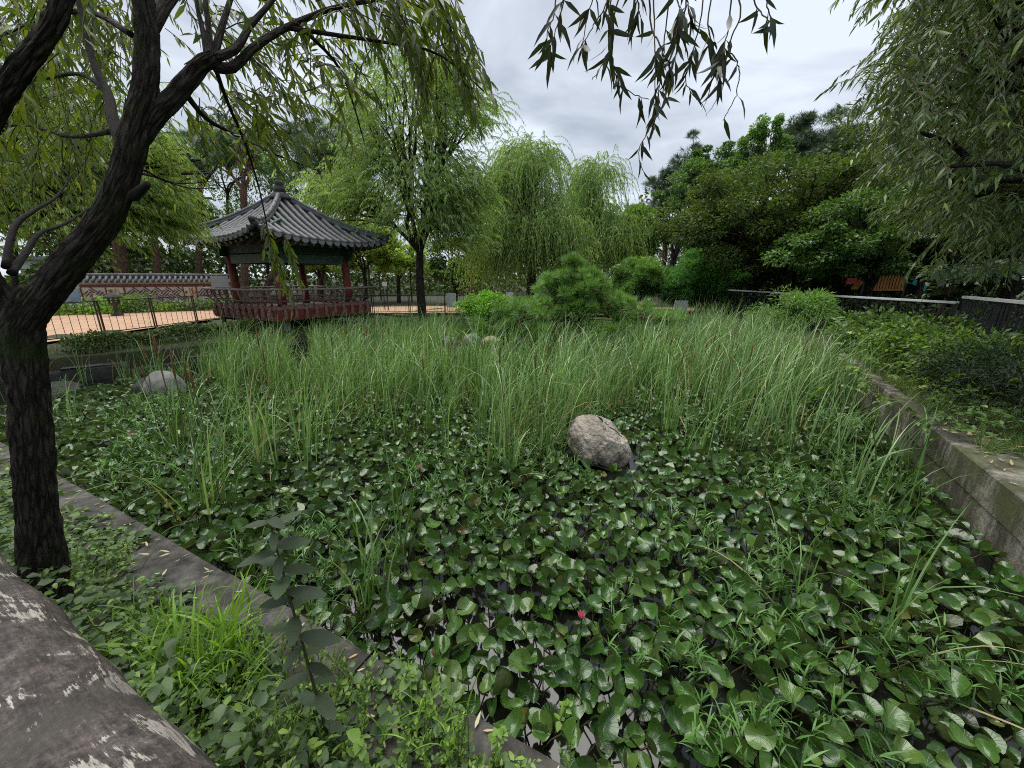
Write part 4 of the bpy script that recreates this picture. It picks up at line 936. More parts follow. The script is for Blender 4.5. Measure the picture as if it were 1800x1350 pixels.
    bpath([(220, 300, 1.9), (270, 310, 2.2), (330, 330, 2.6), (390, 330, 3.0)], .008, .3)
    bpath([(255, 300, 1.85), (310, 322, 2.1), (380, 318, 2.4)], .005, .3)
    mb = MB()
    for pp, rr in br: mb.tube(pp, rr, 7)
    mb.build('branches', BARK, t, True, True)
    # leafy twigs: start points scattered through the crown volume by region
    S = []; D = []; Ln = []
    def region(n, px0, px1, py0, py1, y0, y1, dr, l0, l1, keep=None):
        c = 0
        while c < n:
            px, py, Y = rng.uniform(px0, px1), rng.uniform(py0, py1), rng.uniform(y0, y1)
            if keep and not keep(px, py): continue
            S.append(at(px, py, Y)); D.append(np.array(dr) + rng.normal(0, .5, 3)); Ln.append(rng.uniform(l0, l1)); c += 1
    lowlim = lambda x: np.interp(x, [250, 420, 520, 600, 660, 720, 790, 860], [250, 235, 225, 170, 130, 90, 70, 40])
    region(88, 290, 620, -130, 215, 2.1, 3.2, (.75, .1, -.2), .25, .5, lambda x, y: y < lowlim(x) - 30)
    region(22, 400, 600, 60, 240, 2.3, 3.2, (.5, .1, -.45), .22, .42, lambda x, y: y < lowlim(x))
    region(62, 600, 780, -130, 70, 2.0, 2.7, (.7, -.1, -.25), .22, .45, lambda x, y: y < lowlim(x) - 20)
    region(9, 750, 800, 50, 100, 2.2, 2.4, (.75, -.1, -.4), .2, .32)
    region(14, 330, 500, 150, 240, 2.2, 3.0, (.45, .1, -.6), .2, .36)
    region(150, -120, 240, -100, 120, 2.2, 4.0, (-.2, .1, -.4), .3, .6)
    region(110, -120, 230, 60, 320, 2.6, 4.6, (-.3, .1, -.4), .3, .6)
    def pix(Q):
        dd = Q[1] * _c - (Q[2] - 2) * _s; return 900 + F0 * Q[0] / dd, 675 - F0 * (Q[1] * _s + (Q[2] - 2) * _c) / dd
    kp = []
    for i in range(len(S)):
        dn = D[i] / np.linalg.norm(D[i]); q = pix(S[i] + dn * Ln[i] * .8 + np.array([0, 0, -.5 * Ln[i]])); kp.append(not (q[1] > 315 and q[0] > 330))
    S[:] = [a for a, k in zip(S, kp) if k]; D[:] = [a for a, k in zip(D, kp) if k]; Ln[:] = [a for a, k in zip(Ln, kp) if k]
    S.append(at(468, 395, 2.5)); D.append(np.array([.12, 0, -1])); Ln.append(.3)
    for _ in range(5): S.append(at(rng.uniform(455, 500), rng.uniform(360, 440), 2.5)); D.append(np.array([.3, 0, -.9]) + rng.normal(0, .2, 3)); Ln.append(rng.uniform(.15, .28))
    S, D, Ln = np.array(S), np.array(D), np.array(Ln)
    P, LP, LD, LN, LS = twigs(S, D, Ln, rng.uniform(.2, .75, len(S)), 7, 15, .087, .05, 1.1, .4, .5)
    V, F = thin_tubes(P, .0035, .4); o = mk('twigs', V, F, TWIG, t); o['kind'] = 'stuff'
    leaf_objects(t, LANCE, L_FGW, LP, LD, LN, LS, 300)
build_near_willow()

# ------------------------------------------------------------------ tree at the right edge, and the sprays hanging from above
def build_right_tree():
    t = thing('willow_tree', 'grey-green leafy tree overhanging from the right edge', 'tree', (8.4, 4.9, .55))
    S = []; D = []; Ln = []
    n = 0
    while n < 1450:
        px, py, Y = rng.uniform(1500, 1960), rng.uniform(-190, 410), rng.uniform(3.3, 6.6)
        lim = np.interp(py, [-170, 0, 120, 230, 330, 420, 470], [1570, 1590, 1530, 1560, 1600, 1650, 1740]) + 35
        if px < lim: continue
        S.append(at(px, py, Y)); D.append(np.array([-.6, -.1, -.1]) + rng.normal(0, .55, 3)); Ln.append(rng.uniform(.3, .7)); n += 1
    S, D, Ln = np.array(S), np.array(D), np.array(Ln)
    P, LP, LD, LN, LS = twigs(S, D, Ln, rng.uniform(.25, .7, len(S)), 6, 20, .10, .05, 1.1, .4, .4)
    fork = np.array([8.0, 4.9, 2.2]); trunk_and_limbs(t, (8.4, 4.9, .55), fork, .2, S[rng.choice(len(S), 60, replace=False)], BARK, 6, limb_r=.3)
    V, F = thin_tubes(P, .005, .4); o = mk('twigs', V, F, TWIG, t); o['kind'] = 'stuff'
    leaf_objects(t, LANCE, L_RTW, LP, LD, LN, LS, 300)
build_right_tree()
def build_sprays():
    specs = [
        ('hanging_spray', 'small leafy spray hanging at the far left of the overhead twigs', [[(985, -60), (975, 20), (962, 60), (972, 100)], [(1000, -50), (985, 25), (968, 80)]], 24),
        ('hanging_spray', 'leafy spray hanging beside the small left one below the top edge', [[(1075, -60), (1068, 0), (1040, 50), (1020, 85)], [(1085, -50), (1070, 30), (1072, 90), (1040, 140)], [(1060, -40), (1035, 20), (1022, 95)]], 32),
        ('hanging_spray', 'long twig spray reaching lowest into the open sky', [[(1140, -60), (1145, 40), (1165, 90), (1180, 130), (1162, 190), (1138, 235), (1122, 265), (1130, 300)], [(1150, -50), (1150, 50), (1152, 110), (1150, 180), (1150, 230)], [(1180, -40), (1170, 60), (1160, 150), (1155, 200)], [(1100, -40), (1072, 60), (1078, 120), (1105, 160), (1140, 175)]], 66),
        ('hanging_spray', 'dense leafy spray hanging right of the longest twig', [[(1240, -60), (1232, 30), (1215, 100), (1205, 145), (1225, 175)], [(1290, -60), (1282, 40), (1268, 100), (1240, 165)], [(1260, -40), (1245, 40), (1262, 110), (1270, 150)], [(1215, -50), (1196, 60), (1180, 130)]], 60),
        ('hanging_spray', 'sparse curved spray at the right end of the overhead twigs', [[(1310, -60), (1330, 10), (1352, 40), (1362, 60)], [(1330, -60), (1345, 0), (1362, 50)], [(1295, -40), (1300, 30), (1280, 80), (1296, 110), (1298, 150), (1283, 190), (1270, 212)]], 20),
        ('hanging_spray', 'leaf cluster along the top edge between the overhead sprays', [[(1180, -80), (1190, -10), (1195, 30), (1185, 70)], [(1110, -80), (1118, -10), (1126, 30)], [(1210, -80), (1208, 0), (1215, 40)]], 40)]
    for name, lab, paths, nl in specs:
        b = at(paths[0][0][0], paths[0][0][1], 1.7); t = thing(name, lab, 'branch', tuple(float(x) for x in b), 'twigs hanging from above')
        mb = MB(); P = []; D = []; N = []; S = []
        for pi, pth in enumerate(paths):
            Y = 1.7 + rng.uniform(-.12, .12); pts = smooth_path([at(x, y, Y + rng.uniform(-.03, .03)) for x, y in pth], 6 * len(pth)); pts += rng.normal(0, .0016, pts.shape)
            mb.tube(pts, np.linspace(.0032, .0014, len(pts)), 5)
            k = max(2, nl // len(paths)); T = np.gradient(pts, axis=0)
            for q in range(k):
                u = rng.uniform(.28, 1); i = min(int(u * (len(pts) - 1)), len(pts) - 1); tg = T[i] / np.linalg.norm(T[i])
                d = tg * .3 + np.array([rng.normal(0, .55), rng.normal(0, .4), -rng.uniform(.1, 1.1)]); P.append(pts[i]); D.append(d); N.append(rng.normal(0, 1, 3) + np.array([0, -1.2, .4])); S.append(rng.uniform(.05, .108))
        mb.build('twig', TWIG, t, True)
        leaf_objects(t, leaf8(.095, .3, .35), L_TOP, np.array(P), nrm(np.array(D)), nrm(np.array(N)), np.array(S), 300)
build_sprays()

# ------------------------------------------------------------------ trees beyond the pond
e3 = lambda px, py, Y: at(px, py, Y)
def lobe(px, py, Y, rx, ry, rz, w=1.0):
    p = at(px, py, Y); return (p, (rx, ry, rz), w)
# three willows behind the pond
b1 = e3(742, 545, 15.5); b1[2] = .45
willow('willow_tree', 'tall airy pale willow with slender dark trunk right of the pavilion', b1, e3(738, 440, 15.5), .17,
       [lobe(722, 200, 15.5, 2.7, 1.9, 1.9, 4), lobe(740, 130, 15.5, 1.2, 1.1, 1.0, 1), lobe(705, 340, 15.3, 2.9, 2.0, 1.6, 3.5), lobe(780, 350, 15.2, 1.3, 1.4, 1.2, 2), lobe(635, 365, 15.5, 1.5, 1.5, 1.2, 1.5), lobe(790, 410, 15.0, .9, 1.2, .6, .8)],
       150, 5600, 24, .11, L_W1, BARK_FAR, (.35, 1.1), nfork=6, outw=.6, zfloor=2.5, spread=.42, droop=.65)
b2 = e3(935, 540, 20); b2[2] = .45
willow('weeping_willow', 'broad weeping willow right of the tall airy one', b2, e3(935, 480, 20), .26,
       [lobe(922, 325, 20, 1.3, 1.5, 1.7, 3), lobe(890, 400, 19.6, 1.2, 1.5, 1.1, 2), lobe(958, 395, 19.6, 1.0, 1.5, 1.2, 2), lobe(925, 280, 20, .7, .9, .6, 1), lobe(900, 440, 19.5, 1.6, 1.4, .6, 1.4), lobe(970, 435, 19.5, 1.2, 1.4, .6, 1.2)],
       95, 3600, 26, .14, L_W2, BARK_FAR, (.8, 2.8), nfork=5, zfloor=1.3, spread=.45, droop=1.05)
b3 = e3(1050, 530, 23); b3[2] = .45
willow('weeping_willow', 'farther narrower weeping willow partly behind the broad one', b3, e3(1050, 470, 23), .24,
       [lobe(1048, 345, 23, .7, 1.0, 1.5, 2), lobe(1072, 400, 22.6, 1.1, 1.3, 1.3, 2), lobe(1035, 410, 22.8, .9, 1.2, 1.1, 1), lobe(1070, 445, 22.5, 1.5, 1.2, .6, 1.2)],
       60, 2100, 26, .16, L_W2, BARK_FAR, (1.0, 2.6), nfork=4, zfloor=1.3, spread=.45, droop=1.05)
blob_tree('broadleaf_tree', 'yellow-green small tree at the right foot of the farther weeping willow', e3(1112, 520, 24), e3(1112, 470, 24), .12, [lobe(1112, 420, 24, 1.3, 1.3, 1.7)], OVATE2, L_GINK, .17, 9000, BARK_FAR, .5, .6, 26)
# leafy willow at the left, in front of the pavilion roof
bl = np.array([-11.2, 7.0, .45])
willow('willow_tree', 'yellow-green fine-leaved willow hanging before the left pavilion eave', bl, np.array([-10.6, 7.2, 2.6]), .22,
       [lobe(265, 320, 9.2, 1.2, 1.3, .9, 2.2), lobe(180, 300, 8.8, 2.2, 1.6, 1.2, 2.2), lobe(60, 330, 8.2, 1.8, 1.5, 1.3, 2), lobe(220, 220, 9.5, 1.8, 1.5, 1.0, 1.3), lobe(270, 365, 8.9, .8, .8, .35, 1.0), lobe(90, 160, 8.5, 2.2, 1.6, 1.2, 1)],
       110, 2600, 22, .12, L_LEFT, BARK_FAR, (.4, 1.0), nfork=6, zfloor=2.3, spread=.36, droop=.55, tm=LANCE2, xmax=-.79)
# pines and broadleaf trees behind the garden wall
for i, (px, Y, tx, ty, top, lab) in enumerate([
    (212, 24, 200, 330, 250, 'thick grey pine trunk rising behind the garden wall'), (276, 25, 262, 330, 240, 'slim reddish pine leaning behind the middle of the garden wall'),
    (345, 27, 352, 330, 235, 'reddish pine curving up left of the pavilion roof'), (425, 26, 428, 330, 240, 'pine seen between the pavilion columns'),
    (455, 29, 560, 300, 235, 'pine spreading behind the pavilion finial'), (150, 27, 150, 330, 240, 'pale pine trunk at the left end of the garden wall'), (560, 27, 575, 330, 290, 'tall pine whose crown shows right of the pavilion finial')]):
    b = e3(px, 505, Y); b[2] = .45; f = e3(tx, ty, Y)
    blob_tree('pine_tree', lab, b, f, [.34, .2, .2, .22, .22, .24, .2][i], [lobe(tx, (ty + top) / 2 - 15, Y, 2.2, 2.0, 1.5)], TUFT, L_PINE, .3, 2200, BARK_PINE, .75, .4, 18, 4, inner=.3)
for i, (px, py, Y, rx, rz, mt, lab) in enumerate([(90, 400, 26, 4, 3.2, L_BROAD, 'round green tree behind the left end of the garden wall'), (300, 410, 29, 3.6, 2.6, L_BROAD, 'green tree filling the gap behind the leaning pine'), (470, 420, 31, 3.6, 2.4, L_BROAD, 'green tree seen under the pavilion roof'), (400, 300, 33, 4.2, 3.2, L_BROAD, 'tall green tree behind the left half of the pavilion roof'), (560, 320, 34, 4.0, 2.8, L_BROAD, 'tall green tree behind the right half of the pavilion roof'),
                                          (640, 440, 24, 1.8, 1.7, L_LEFT, 'yellowish young tree between the pavilion and the tall airy willow'), (700, 450, 25, 1.9, 1.5, L_LEFT, 'second yellowish young tree behind the slender willow trunk'), (800, 465, 24, 1.8, 1.4, L_MAPLE3, 'low fir-green tree behind the street lamp'), (565, 450, 23, 1.8, 1.2, L_LEFT, 'light green shrub tree behind the right pavilion column'), (20, 300, 22, 5, 4, L_BROAD, 'tall green tree at the far left behind the near willow')]):
    b = e3(px, 520, Y); b[2] = .45
    blob_tree('broadleaf_tree', lab, b, e3(px, py + 40, Y), .13, [lobe(px, py, Y, rx, rx * .8, rz)], OVATE2, mt, .18, 9000, BARK_FAR, rx * .26, .6, 36)
# right bank wood
bm1 = np.array([9.9, 15.2, .5])
blob_tree('maple_tree', 'large dark olive-topped maple behind the pale-capped fence', (10.7, 15.2, .45), (10.5, 15.2, 2.2), .17,
          [lobe(1390, 330, 15.2, 3.3, 2.4, 1.0, 3), lobe(1300, 390, 15.0, 2.2, 2.0, 1.0, 2), lobe(1480, 370, 15.0, 2.6, 2.0, 1.0, 2), lobe(1230, 400, 15.3, 1.4, 1.5, 1.1, 1), lobe(1400, 400, 15.2, 2.8, 2.0, .9, 2), lobe(1310, 450, 15.0, 1.6, 1.6, .7, 1)], OVATE2, L_MAPLE2, .12, 46000, BARK_FAR, .62, .55, 130, 7, up=1.0)
blob_tree('maple_tree', 'lower fresh-green maple in front of the large olive one', (11.2, 12.2, .5), (11.0, 12.2, 1.6), .13,
          [lobe(1530, 400, 12, 1.9, 1.6, .9, 2), lobe(1460, 450, 12, 1.5, 1.5, .7, 1.4), lobe(1600, 440, 12.2, 1.8, 1.5, .8, 1.5), lobe(1560, 360, 12, 1.0, 1.0, .5, .8), lobe(1500, 470, 12, 1.5, 1.2, .4, 1)], OVATE2, L_MAPLE3, .10, 32000, BARK_FAR, .46, .5, 90, 5, up=1.0)
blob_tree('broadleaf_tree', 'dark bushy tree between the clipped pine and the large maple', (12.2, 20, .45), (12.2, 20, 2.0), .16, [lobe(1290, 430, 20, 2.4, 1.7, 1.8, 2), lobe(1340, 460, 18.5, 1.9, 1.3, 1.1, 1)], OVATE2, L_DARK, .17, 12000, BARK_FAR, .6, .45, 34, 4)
blob_tree('broadleaf_tree', 'mid green tree below the dark conifers right of the willows', (9.6, 24, .45), (9.6, 24, 3.0), .2, [lobe(1215, 370, 24, 2.4, 2.0, 2.2, 2), lobe(1255, 320, 24.5, 1.8, 1.8, 1.5, 1)], OVATE2, L_MAPLE3, .13, 22000, BARK_FAR, .55, .45, 60, 4)
blob_tree('broadleaf_tree', 'round topped tree against the sky left of the ginkgo', (12.8, 27, .45), (12.8, 27, 5.0), .2, [lobe(1255, 300, 27, 2.0, 2.0, 1.4, 1)], OVATE2, L_MAPLE3, .14, 13000, BARK_FAR, .45, .45, 46, 4)
blob_tree('ginkgo_tree', 'bright green upright ginkgo rising above the maples', (14.4, 24, .45), (14.4, 24, 5.0), .16, [lobe(1335, 300, 24, 1.3, 1.3, 1.1, 2.2), lobe(1337, 250, 24, .22, .3, 1.7, 1.6), lobe(1362, 250, 24, .2, .3, 1.5, 1.4), lobe(1302, 272, 24, .2, .3, 1.2, 1.2), lobe(1320, 262, 24, .2, .3, 1.2, 1), lobe(1378, 272, 24, .2, .3, 1.1, 1), lobe(1318, 310, 23.5, 1.7, 1.3, .9, 1.8)], OVATE2, L_GINK, .11, 17000, BARK_FAR, .26, 1.0, 110, 5, inner=.05)
for px, py, Y, rx, rz, lab in [(1160, 375, 30, 2.0, 2.8, 'dark conifer right of the farther weeping willow'), (1205, 330, 31, 2.0, 3.0, 'pointed dark conifer against the sky beside the round topped tree'), (1395, 262, 28, 1.3, 1.7, 'open crowned pine just right of the ginkgo tip'), (1470, 260, 28, 2.2, 1.8, 'broad dark pine behind the overhanging leaves'), (1440, 285, 27, 1.8, 1.2, 'lower pine between the two tall ones on the skyline')]:
    b = e3(px, 520, Y); b[2] = .45; c = at(px, py, Y)
    blob_tree('pine_tree', lab, b, (b[0], b[1], c[2] - rz * .4), .2, [(c, (rx, rx, rz * .7), 2), (c + np.array([0, 0, rz * .6]), (rx * .5, rx * .5, rz * .6), 1.2)], TUFT, L_PINEF, .36, 2300, BARK_PINE, .5, .5, 32, 4, inner=.2)
# clipped pines by the fence
L_CLIP = leafmat('clipped_pine_needles', [(.065, .18, .05), (.095, .24, .065), (.14, .31, .085)], .5, .3)
blob_tree('clipped_pine', 'dense dark green clipped pine at the fence corner', (8.6, 18.0, .45), (8.5, 18.0, 1.2), .1, [lobe(1228, 484, 18, 1.45, 1.3, 1.1, 2), lobe(1262, 500, 17.8, 1.1, 1.0, .8, 1), lobe(1200, 508, 17.8, 1.1, 1.0, .6, 1)], tuft(8, .06), L_CLIP, .2, 11000, BARK_PINE, .36, .75, 90, 4, cat='tree', inner=.45, lift=.4, zmin=-.95)
blob_tree('clipped_pine', 'lighter clipped pine left of the dense dark one', (5.7, 18.3, .45), (5.7, 18.3, 1.1), .09, [lobe(1120, 492, 18.3, 1.1, 1.0, .85, 2)], tuft(8, .06), L_ISLE, .2, 6000, BARK_PINE, .32, .7, 56, 4, cat='tree', inner=.4, lift=.4, zmin=-.95)
# dark shade trees behind, right
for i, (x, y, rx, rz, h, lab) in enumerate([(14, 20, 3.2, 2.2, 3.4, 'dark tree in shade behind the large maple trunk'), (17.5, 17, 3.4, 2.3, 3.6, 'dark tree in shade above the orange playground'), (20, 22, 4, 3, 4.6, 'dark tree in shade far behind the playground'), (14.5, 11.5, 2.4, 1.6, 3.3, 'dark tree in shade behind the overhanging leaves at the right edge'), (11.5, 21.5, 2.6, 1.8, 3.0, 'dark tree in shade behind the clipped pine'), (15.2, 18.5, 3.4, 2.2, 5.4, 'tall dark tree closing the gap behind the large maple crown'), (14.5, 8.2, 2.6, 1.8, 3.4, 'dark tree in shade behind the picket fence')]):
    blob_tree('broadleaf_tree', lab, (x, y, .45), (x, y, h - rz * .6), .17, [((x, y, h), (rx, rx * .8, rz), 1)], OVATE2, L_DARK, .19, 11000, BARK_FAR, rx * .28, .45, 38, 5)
blob_tree('broadleaf_tree', 'tall dark tree just beyond the picket fence at the right edge', (11.6, 8.4, .5), (11.4, 8.4, 2.6), .2, [lobe(1720, 250, 7.6, 1.7, 1.5, 1.9, 2), lobe(1760, 80, 7.6, 1.9, 1.5, 1.6, 2), lobe(1690, 400, 7.8, 1.3, 1.3, .7, 1)], LANCE2, L_RTW, .14, 17000, BARK_FAR, .6, .5, 60, 5)
blob_tree('dogwood_shrub', 'pale leaved shrub branch before the dark wood at right', (10.4, 9.4, .5), (10.3, 9.3, 1.6), .05, [lobe(1650, 395, 9, 1.1, .8, .25, 1), lobe(1700, 480, 8.6, .8, .7, .25, 1)], OVATE2, L_PALE, .11, 1500, BARK_FAR, .4, .35, 16, 3, cat='shrub')
# far mass of woodland that closes the view
def far_woods():
    n = 46000; ang = rng.uniform(-1.2, 1.25, n); d = np.where((ang > .42) & (rng.random(n) < .6), rng.uniform(27, 36, n), rng.uniform(36, 52, n)); hmax = 4.2 + 1.8 * np.sin(ang * 9) + 1.3 * np.sin(ang * 23 + 1) + np.where(ang > .3, 2.5, 0)
    P = np.stack([np.sin(ang) * d, np.cos(ang) * d, .4 + rng.uniform(0, 1, n) ** .8 * hmax], -1)
    D = rdir(n); N = nrm(rdir(n) + [0, 0, 1.0]); V, F = scatter(*OVATE2, P, D, N, rng.uniform(.28, .55, n) * np.where(ang > .4, 1.6, 1))
    o = mk('far_woods', V, F, L_MAPLE); tag(o, 'distant belt of woodland closing the view behind everything', 'woodland', kind='stuff')
far_woods()
def understorey():
    n = 16000; P = np.stack([rng.uniform(9.8, 26, n), rng.uniform(6, 26, n), np.zeros(n)], -1)
    P[:, 2] = .45 + rng.uniform(0, 1, n) ** 1.4 * (.35 + .5 * (np.sin(P[:, 0] * 1.3) * np.cos(P[:, 1] * 1.1) > .1)); V, F = scatter(*OVATE2, P, rdir(n), nrm(rdir(n) + [0, 0, 1.3]), rng.uniform(.12, .26, n))
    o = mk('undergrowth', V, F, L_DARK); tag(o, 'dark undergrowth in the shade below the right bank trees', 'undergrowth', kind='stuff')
understorey()

# ------------------------------------------------------------------ small buildings and fittings beyond
def playground():
    p = at(1540, 500, 17.0); t = thing('playground_frame', 'orange slatted playground frame with red panel and pink roof in the shade', 'playground', (p[0], p[1], .45))
    x, y = p[0], p[1]
    for i in range(12):
        MB().box((x - .3 + i * .13, y, 1.85), (.09, .05, .62)).build('slat', ORANGE, t)
    MB().box((x + .4, y + .03, 2.2), (1.7, .06, .08)).build('rail', ORANGE, t); MB().box((x + .4, y + .03, 1.5), (1.7, .06, .08)).build('rail', ORANGE, t)
    for q in (-.5, 1.3): MB().box((x + q, y + .1, 1.5), (.1, .1, 2.3)).build('post', METALD, t)
    MB().box((x - 1.0, y + .1, 1.85), (.4, .06, .25)).build('panel', REDP, t)
    MB().bar((x - .75, y + .2, 1.5), (x - .45, y + .2, 2.0), .3, .05).build('ladder', ORANGE, t)
    MB().add([(x - .4, y - .5, 2.55), (x + 1.3, y - .5, 2.55), (x + 1.3, y + 1.1, 2.55), (x - .4, y + 1.1, 2.55), (x + .45, y + .3, 3.1)], np.array([[0, 1, 4], [1, 2, 4], [2, 3, 4], [3, 0, 4]])).build('roof', PINKP, t)
    MB().bar((x + 1.6, y + .3, 1.75), (x + 2.2, y + .3, 1.45), .5, .05).bar((x + 1.6, y + .05, 1.85), (x + 2.2, y + .05, 1.55), .05, .22).bar((x + 1.6, y + .55, 1.85), (x + 2.2, y + .55, 1.55), .05, .22).build('slide', TEAL, t)
playground()
def lamp(name, label, px, pyt, Y, kind):
    p = at(px, pyt, Y); t = thing(name, label, 'lamp', (p[0], p[1], .45)); h = p[2]
    MB().tube([(p[0], p[1], .3), (p[0], p[1], h)], .06, 8).build('pole', BROWNW if kind == 0 else METALD, t, True)
    if kind == 0:
        for s in (-1, 1):
            MB().bar((p[0], p[1], h - .1), (p[0] + s * .42, p[1], h - .02), .05, .05).build('arm', METALD, t)
            MB().lathe([(0, 0), (.16, .02), (.12, .09), (0, .11)], (p[0] + s * .42, p[1], h - .06), 10).build('lamp_head', METALD, t, True)
    else:
        MB().box((p[0], p[1], h + .05), (.4, .3, .2)).build('lamp_head', LAMPY, t)
        MB().add([(p[0] - .3, p[1] - .22, h + .15), (p[0] + .3, p[1] - .22, h + .15), (p[0] + .3, p[1] + .22, h + .15), (p[0] - .3, p[1] + .22, h + .15), (p[0], p[1], h + .32)], np.array([[0, 1, 4], [1, 2, 4], [2, 3, 4], [3, 0, 4]])).build('lamp_cap', LAMPY, t)
lamp('street_lamp', 'brown pole street lamp with two arms right of the tall airy willow', 827, 450, 21.0, 0)
lamp('garden_lamp', 'garden lamp with yellowish box head left of the clipped pines', 1086, 475, 20.5, 1)
def tent():
    p = at(690, 440, 27); x, y, z = p; t = thing('canopy_tent', 'pale blue canopy roof glimpsed right of the pavilion eave', 'canopy', (x, y, .45))
    MB().add([(x - 1.5, y - 1, z - .35), (x + 1.4, y - 1, z - .35), (x + 1.4, y + 1.2, z - .35), (x - 1.5, y + 1.2, z - .35), (x - .9, y, z + .4), (x + .8, y, z + .4)], np.array([[0, 1, 5, 4], [2, 3, 4, 5]])).add([(x + 1.4, y - 1, z - .35), (x + 1.4, y + 1.2, z - .35), (x + .8, y, z + .4), (x - 1.5, y + 1.2, z - .35), (x - 1.5, y - 1, z - .35), (x - .9, y, z + .4)], np.array([[0, 1, 2], [3, 4, 5]])).build('roof', BLUEP, t)
    for sx in (-1.4, 1.3):
        for sy in (-.9, 1.1): MB().box((x + sx, y + sy, (z + .1) / 2), (.08, .08, z - .55)).build('post', METAL, t)
tent()
def house():
    p = at(185, 470, 33); x, y = p[0], p[1]; t = thing('building', 'small ochre and white building glimpsed between the pine trunks', 'building', (x, y, .45), rz=.5)
    P = dict(parent=t, world=False)
    def put(n, mb, m): V, Fs, A = mb.arrays(); return mk(n, V, Fs, m, t, False, None, False)
    put('wall', MB().box((0, 0, 1.4), (8, 4, 2.8)), YELLW); put('white_band', MB().box((0, -2.02, 2.5), (8.1, .06, .7)), WHITE); put('roof', MB().box((0, 0, 2.95), (8.6, 4.6, .25)), GREYB)
    for i in range(5): put('window', MB().box((-3.2 + i * 1.6, -2.02, 1.4), (1.0, .05, 1.1)), GLASSD)
house()
def lantern():
    p = at(205, 548, 16.4); x, y = p[0], p[1]; t = thing('stone_lantern', 'dark stone lantern in the flower bed before the garden wall', 'lantern', (x, y, .45))
    MB().lathe([(0, -.05), (.22, -.05), (.2, .1), (.09, .14), (.08, .42), (.17, .48), (.17, .54), (0, .54)], (x, y, .45), 10).build('pedestal', ROCKD, t, True)
    for s in (0, 1, 2, 3): MB().box((x + .1 * (1 if s % 2 else -1), y + .1 * (1 if s > 1 else -1), 1.08), (.06, .06, .2)).build('pillar', ROCKD, t)
    MB().lathe([(0, 0), (.32, 0), (.28, .08), (.12, .2), (.04, .26), (.06, .32), (0, .38)], (x, y, 1.17), 10).build('cap', ROCKD, t, True)
lantern()

# ------------------------------------------------------------------ shrubs
def leaf_mass(name, label, cat, C, Rr, tmpl, mat, leaf, n, up=.8, kind=None, stem=True, nblob=20, blob=.3, flat=.7, zmin=-.3):
    return blob_tree(name, label, (C[0], C[1], max(.3, C[2] - Rr[2])), (C[0], C[1], C[2] - Rr[2] * .3), .03 if stem else 0, [(np.array(C), Rr, 1)], tmpl, mat, leaf, n, BARK_FAR, blob, flat, nblob, 4, cat=cat, zmin=zmin, crown='foliage', inner=.35, up=up)
p = at(858, 533, 11.3); leaf_mass('round_bush', 'bright green round clipped bush on the islet', 'bush', (p[0], p[1], p[2] - .12), (.78, .6, .36), OVATE2, L_ROUND, .07, 7500, blob=.26, nblob=34, zmin=-.6)
def island_pine():
    lob = [lobe(1005, 505, 10.6, .9, .8, .36, 2.0), lobe(945, 545, 10.4, 1.3, .9, .26, 2.0), lobe(1065, 535, 10.6, 1.3, .9, .28, 2.0), lobe(1140, 562, 10.5, 1.1, .7, .16, 1.2), lobe(870, 572, 10.5, .7, .6, .16, .8), lobe(1000, 580, 10.0, 1.7, .7, .22, 1.6), lobe(1005, 472, 10.6, .22, .2, .22, .5), lobe(1040, 490, 10.6, .25, .2, .16, .4)]
    blob_tree('spreading_pine', 'low spreading pine with soft green needles on the islet', (1.2, 10.9, .45), (1.2, 10.8, .9), .07, lob, tuft(9, .028, .6), L_ISLE, .2, 9000, BARK_PINE, .15, .8, 240, 7, inner=.05, lift=.5)
island_pine()
# right bank planting
leaf_mass('leafy_shrub', 'yellow-green leafy shrub on the right bank above the retaining wall', 'shrub', (6.6, 6.0, .88), (1.0, .9, .4), leaf8(.22, .2, .2), L_YEL2, .08, 3600, blob=.34, nblob=30)
leaf_mass('leafy_shrub', 'taller green shrub below the long pale-capped fence', 'shrub', (7.6, 7.9, .9), (.8, .8, .34), leaf8(.22, .2, .2), L_BROAD, .1, 2600, blob=.32, nblob=24)
leaf_mass('leafy_shrub', 'light yellow-green shrub beside the dark yew', 'shrub', (6.2, 5.0, .85), (.75, .7, .38), leaf8(.22, .2, .2), L_YEL2, .075, 2600, blob=.3, nblob=24)
leaf_mass('yew_bush', 'dark yew bush sprawling at the right edge', 'bush', (5.6, 3.9, .8), (.8, .9, .42), LONG2, L_YEW, .09, 9000, blob=.34, nblob=36)
leaf_mass('yew_bush', 'dark feathery bush behind the sprawling yew at the right edge', 'bush', (6.9, 4.6, .8), (.9, .9, .38), LONG2, L_YEW, .1, 8000, blob=.36, nblob=36)
p = at(1400, 555, 11); leaf_mass('leafy_shrub', 'fresh green shrub rising out of the cattails before the fence', 'shrub', (p[0], p[1], 1.0), (1.05, .8, .62), LANCE2, L_ISLE, .13, 5200, blob=.32, nblob=34)
def shoots(name, label, c, n, L, leaf, mat, up=.8):
    t = thing(name, label, 'shrub', (c[0], c[1], c[2])); S = np.array(c) + rng.normal(0, 1, (n, 3)) * [.45, .45, .05]; D = rng.normal(0, .5, (n, 3)) + [0, 0, up]
    P, LP, LD, LN, LS = twigs(S, D, rng.uniform(.5, 1, n) * L, .35, 6, 16, leaf, .25, 1.0, .4, .1); V, F = thin_tubes(P, .004, .4); mk('stems', V, F, TWIGG, t)['kind'] = 'stuff'
    V, F = scatter(*OVATE, LP, LD, LN, LS); mk('foliage', V, F, mat, t)['kind'] = 'stuff'
shoots('wild_shrub', 'loose arching yellow-green shoots sprouting through the leafy shrub', (6.5, 5.7, .75), 60, .8, .075, L_YEL)
shoots('wild_shrub', 'loose green shoots in front of the long pale-capped fence', (7.5, 7.4, .7), 40, .7, .07, L_BROAD)
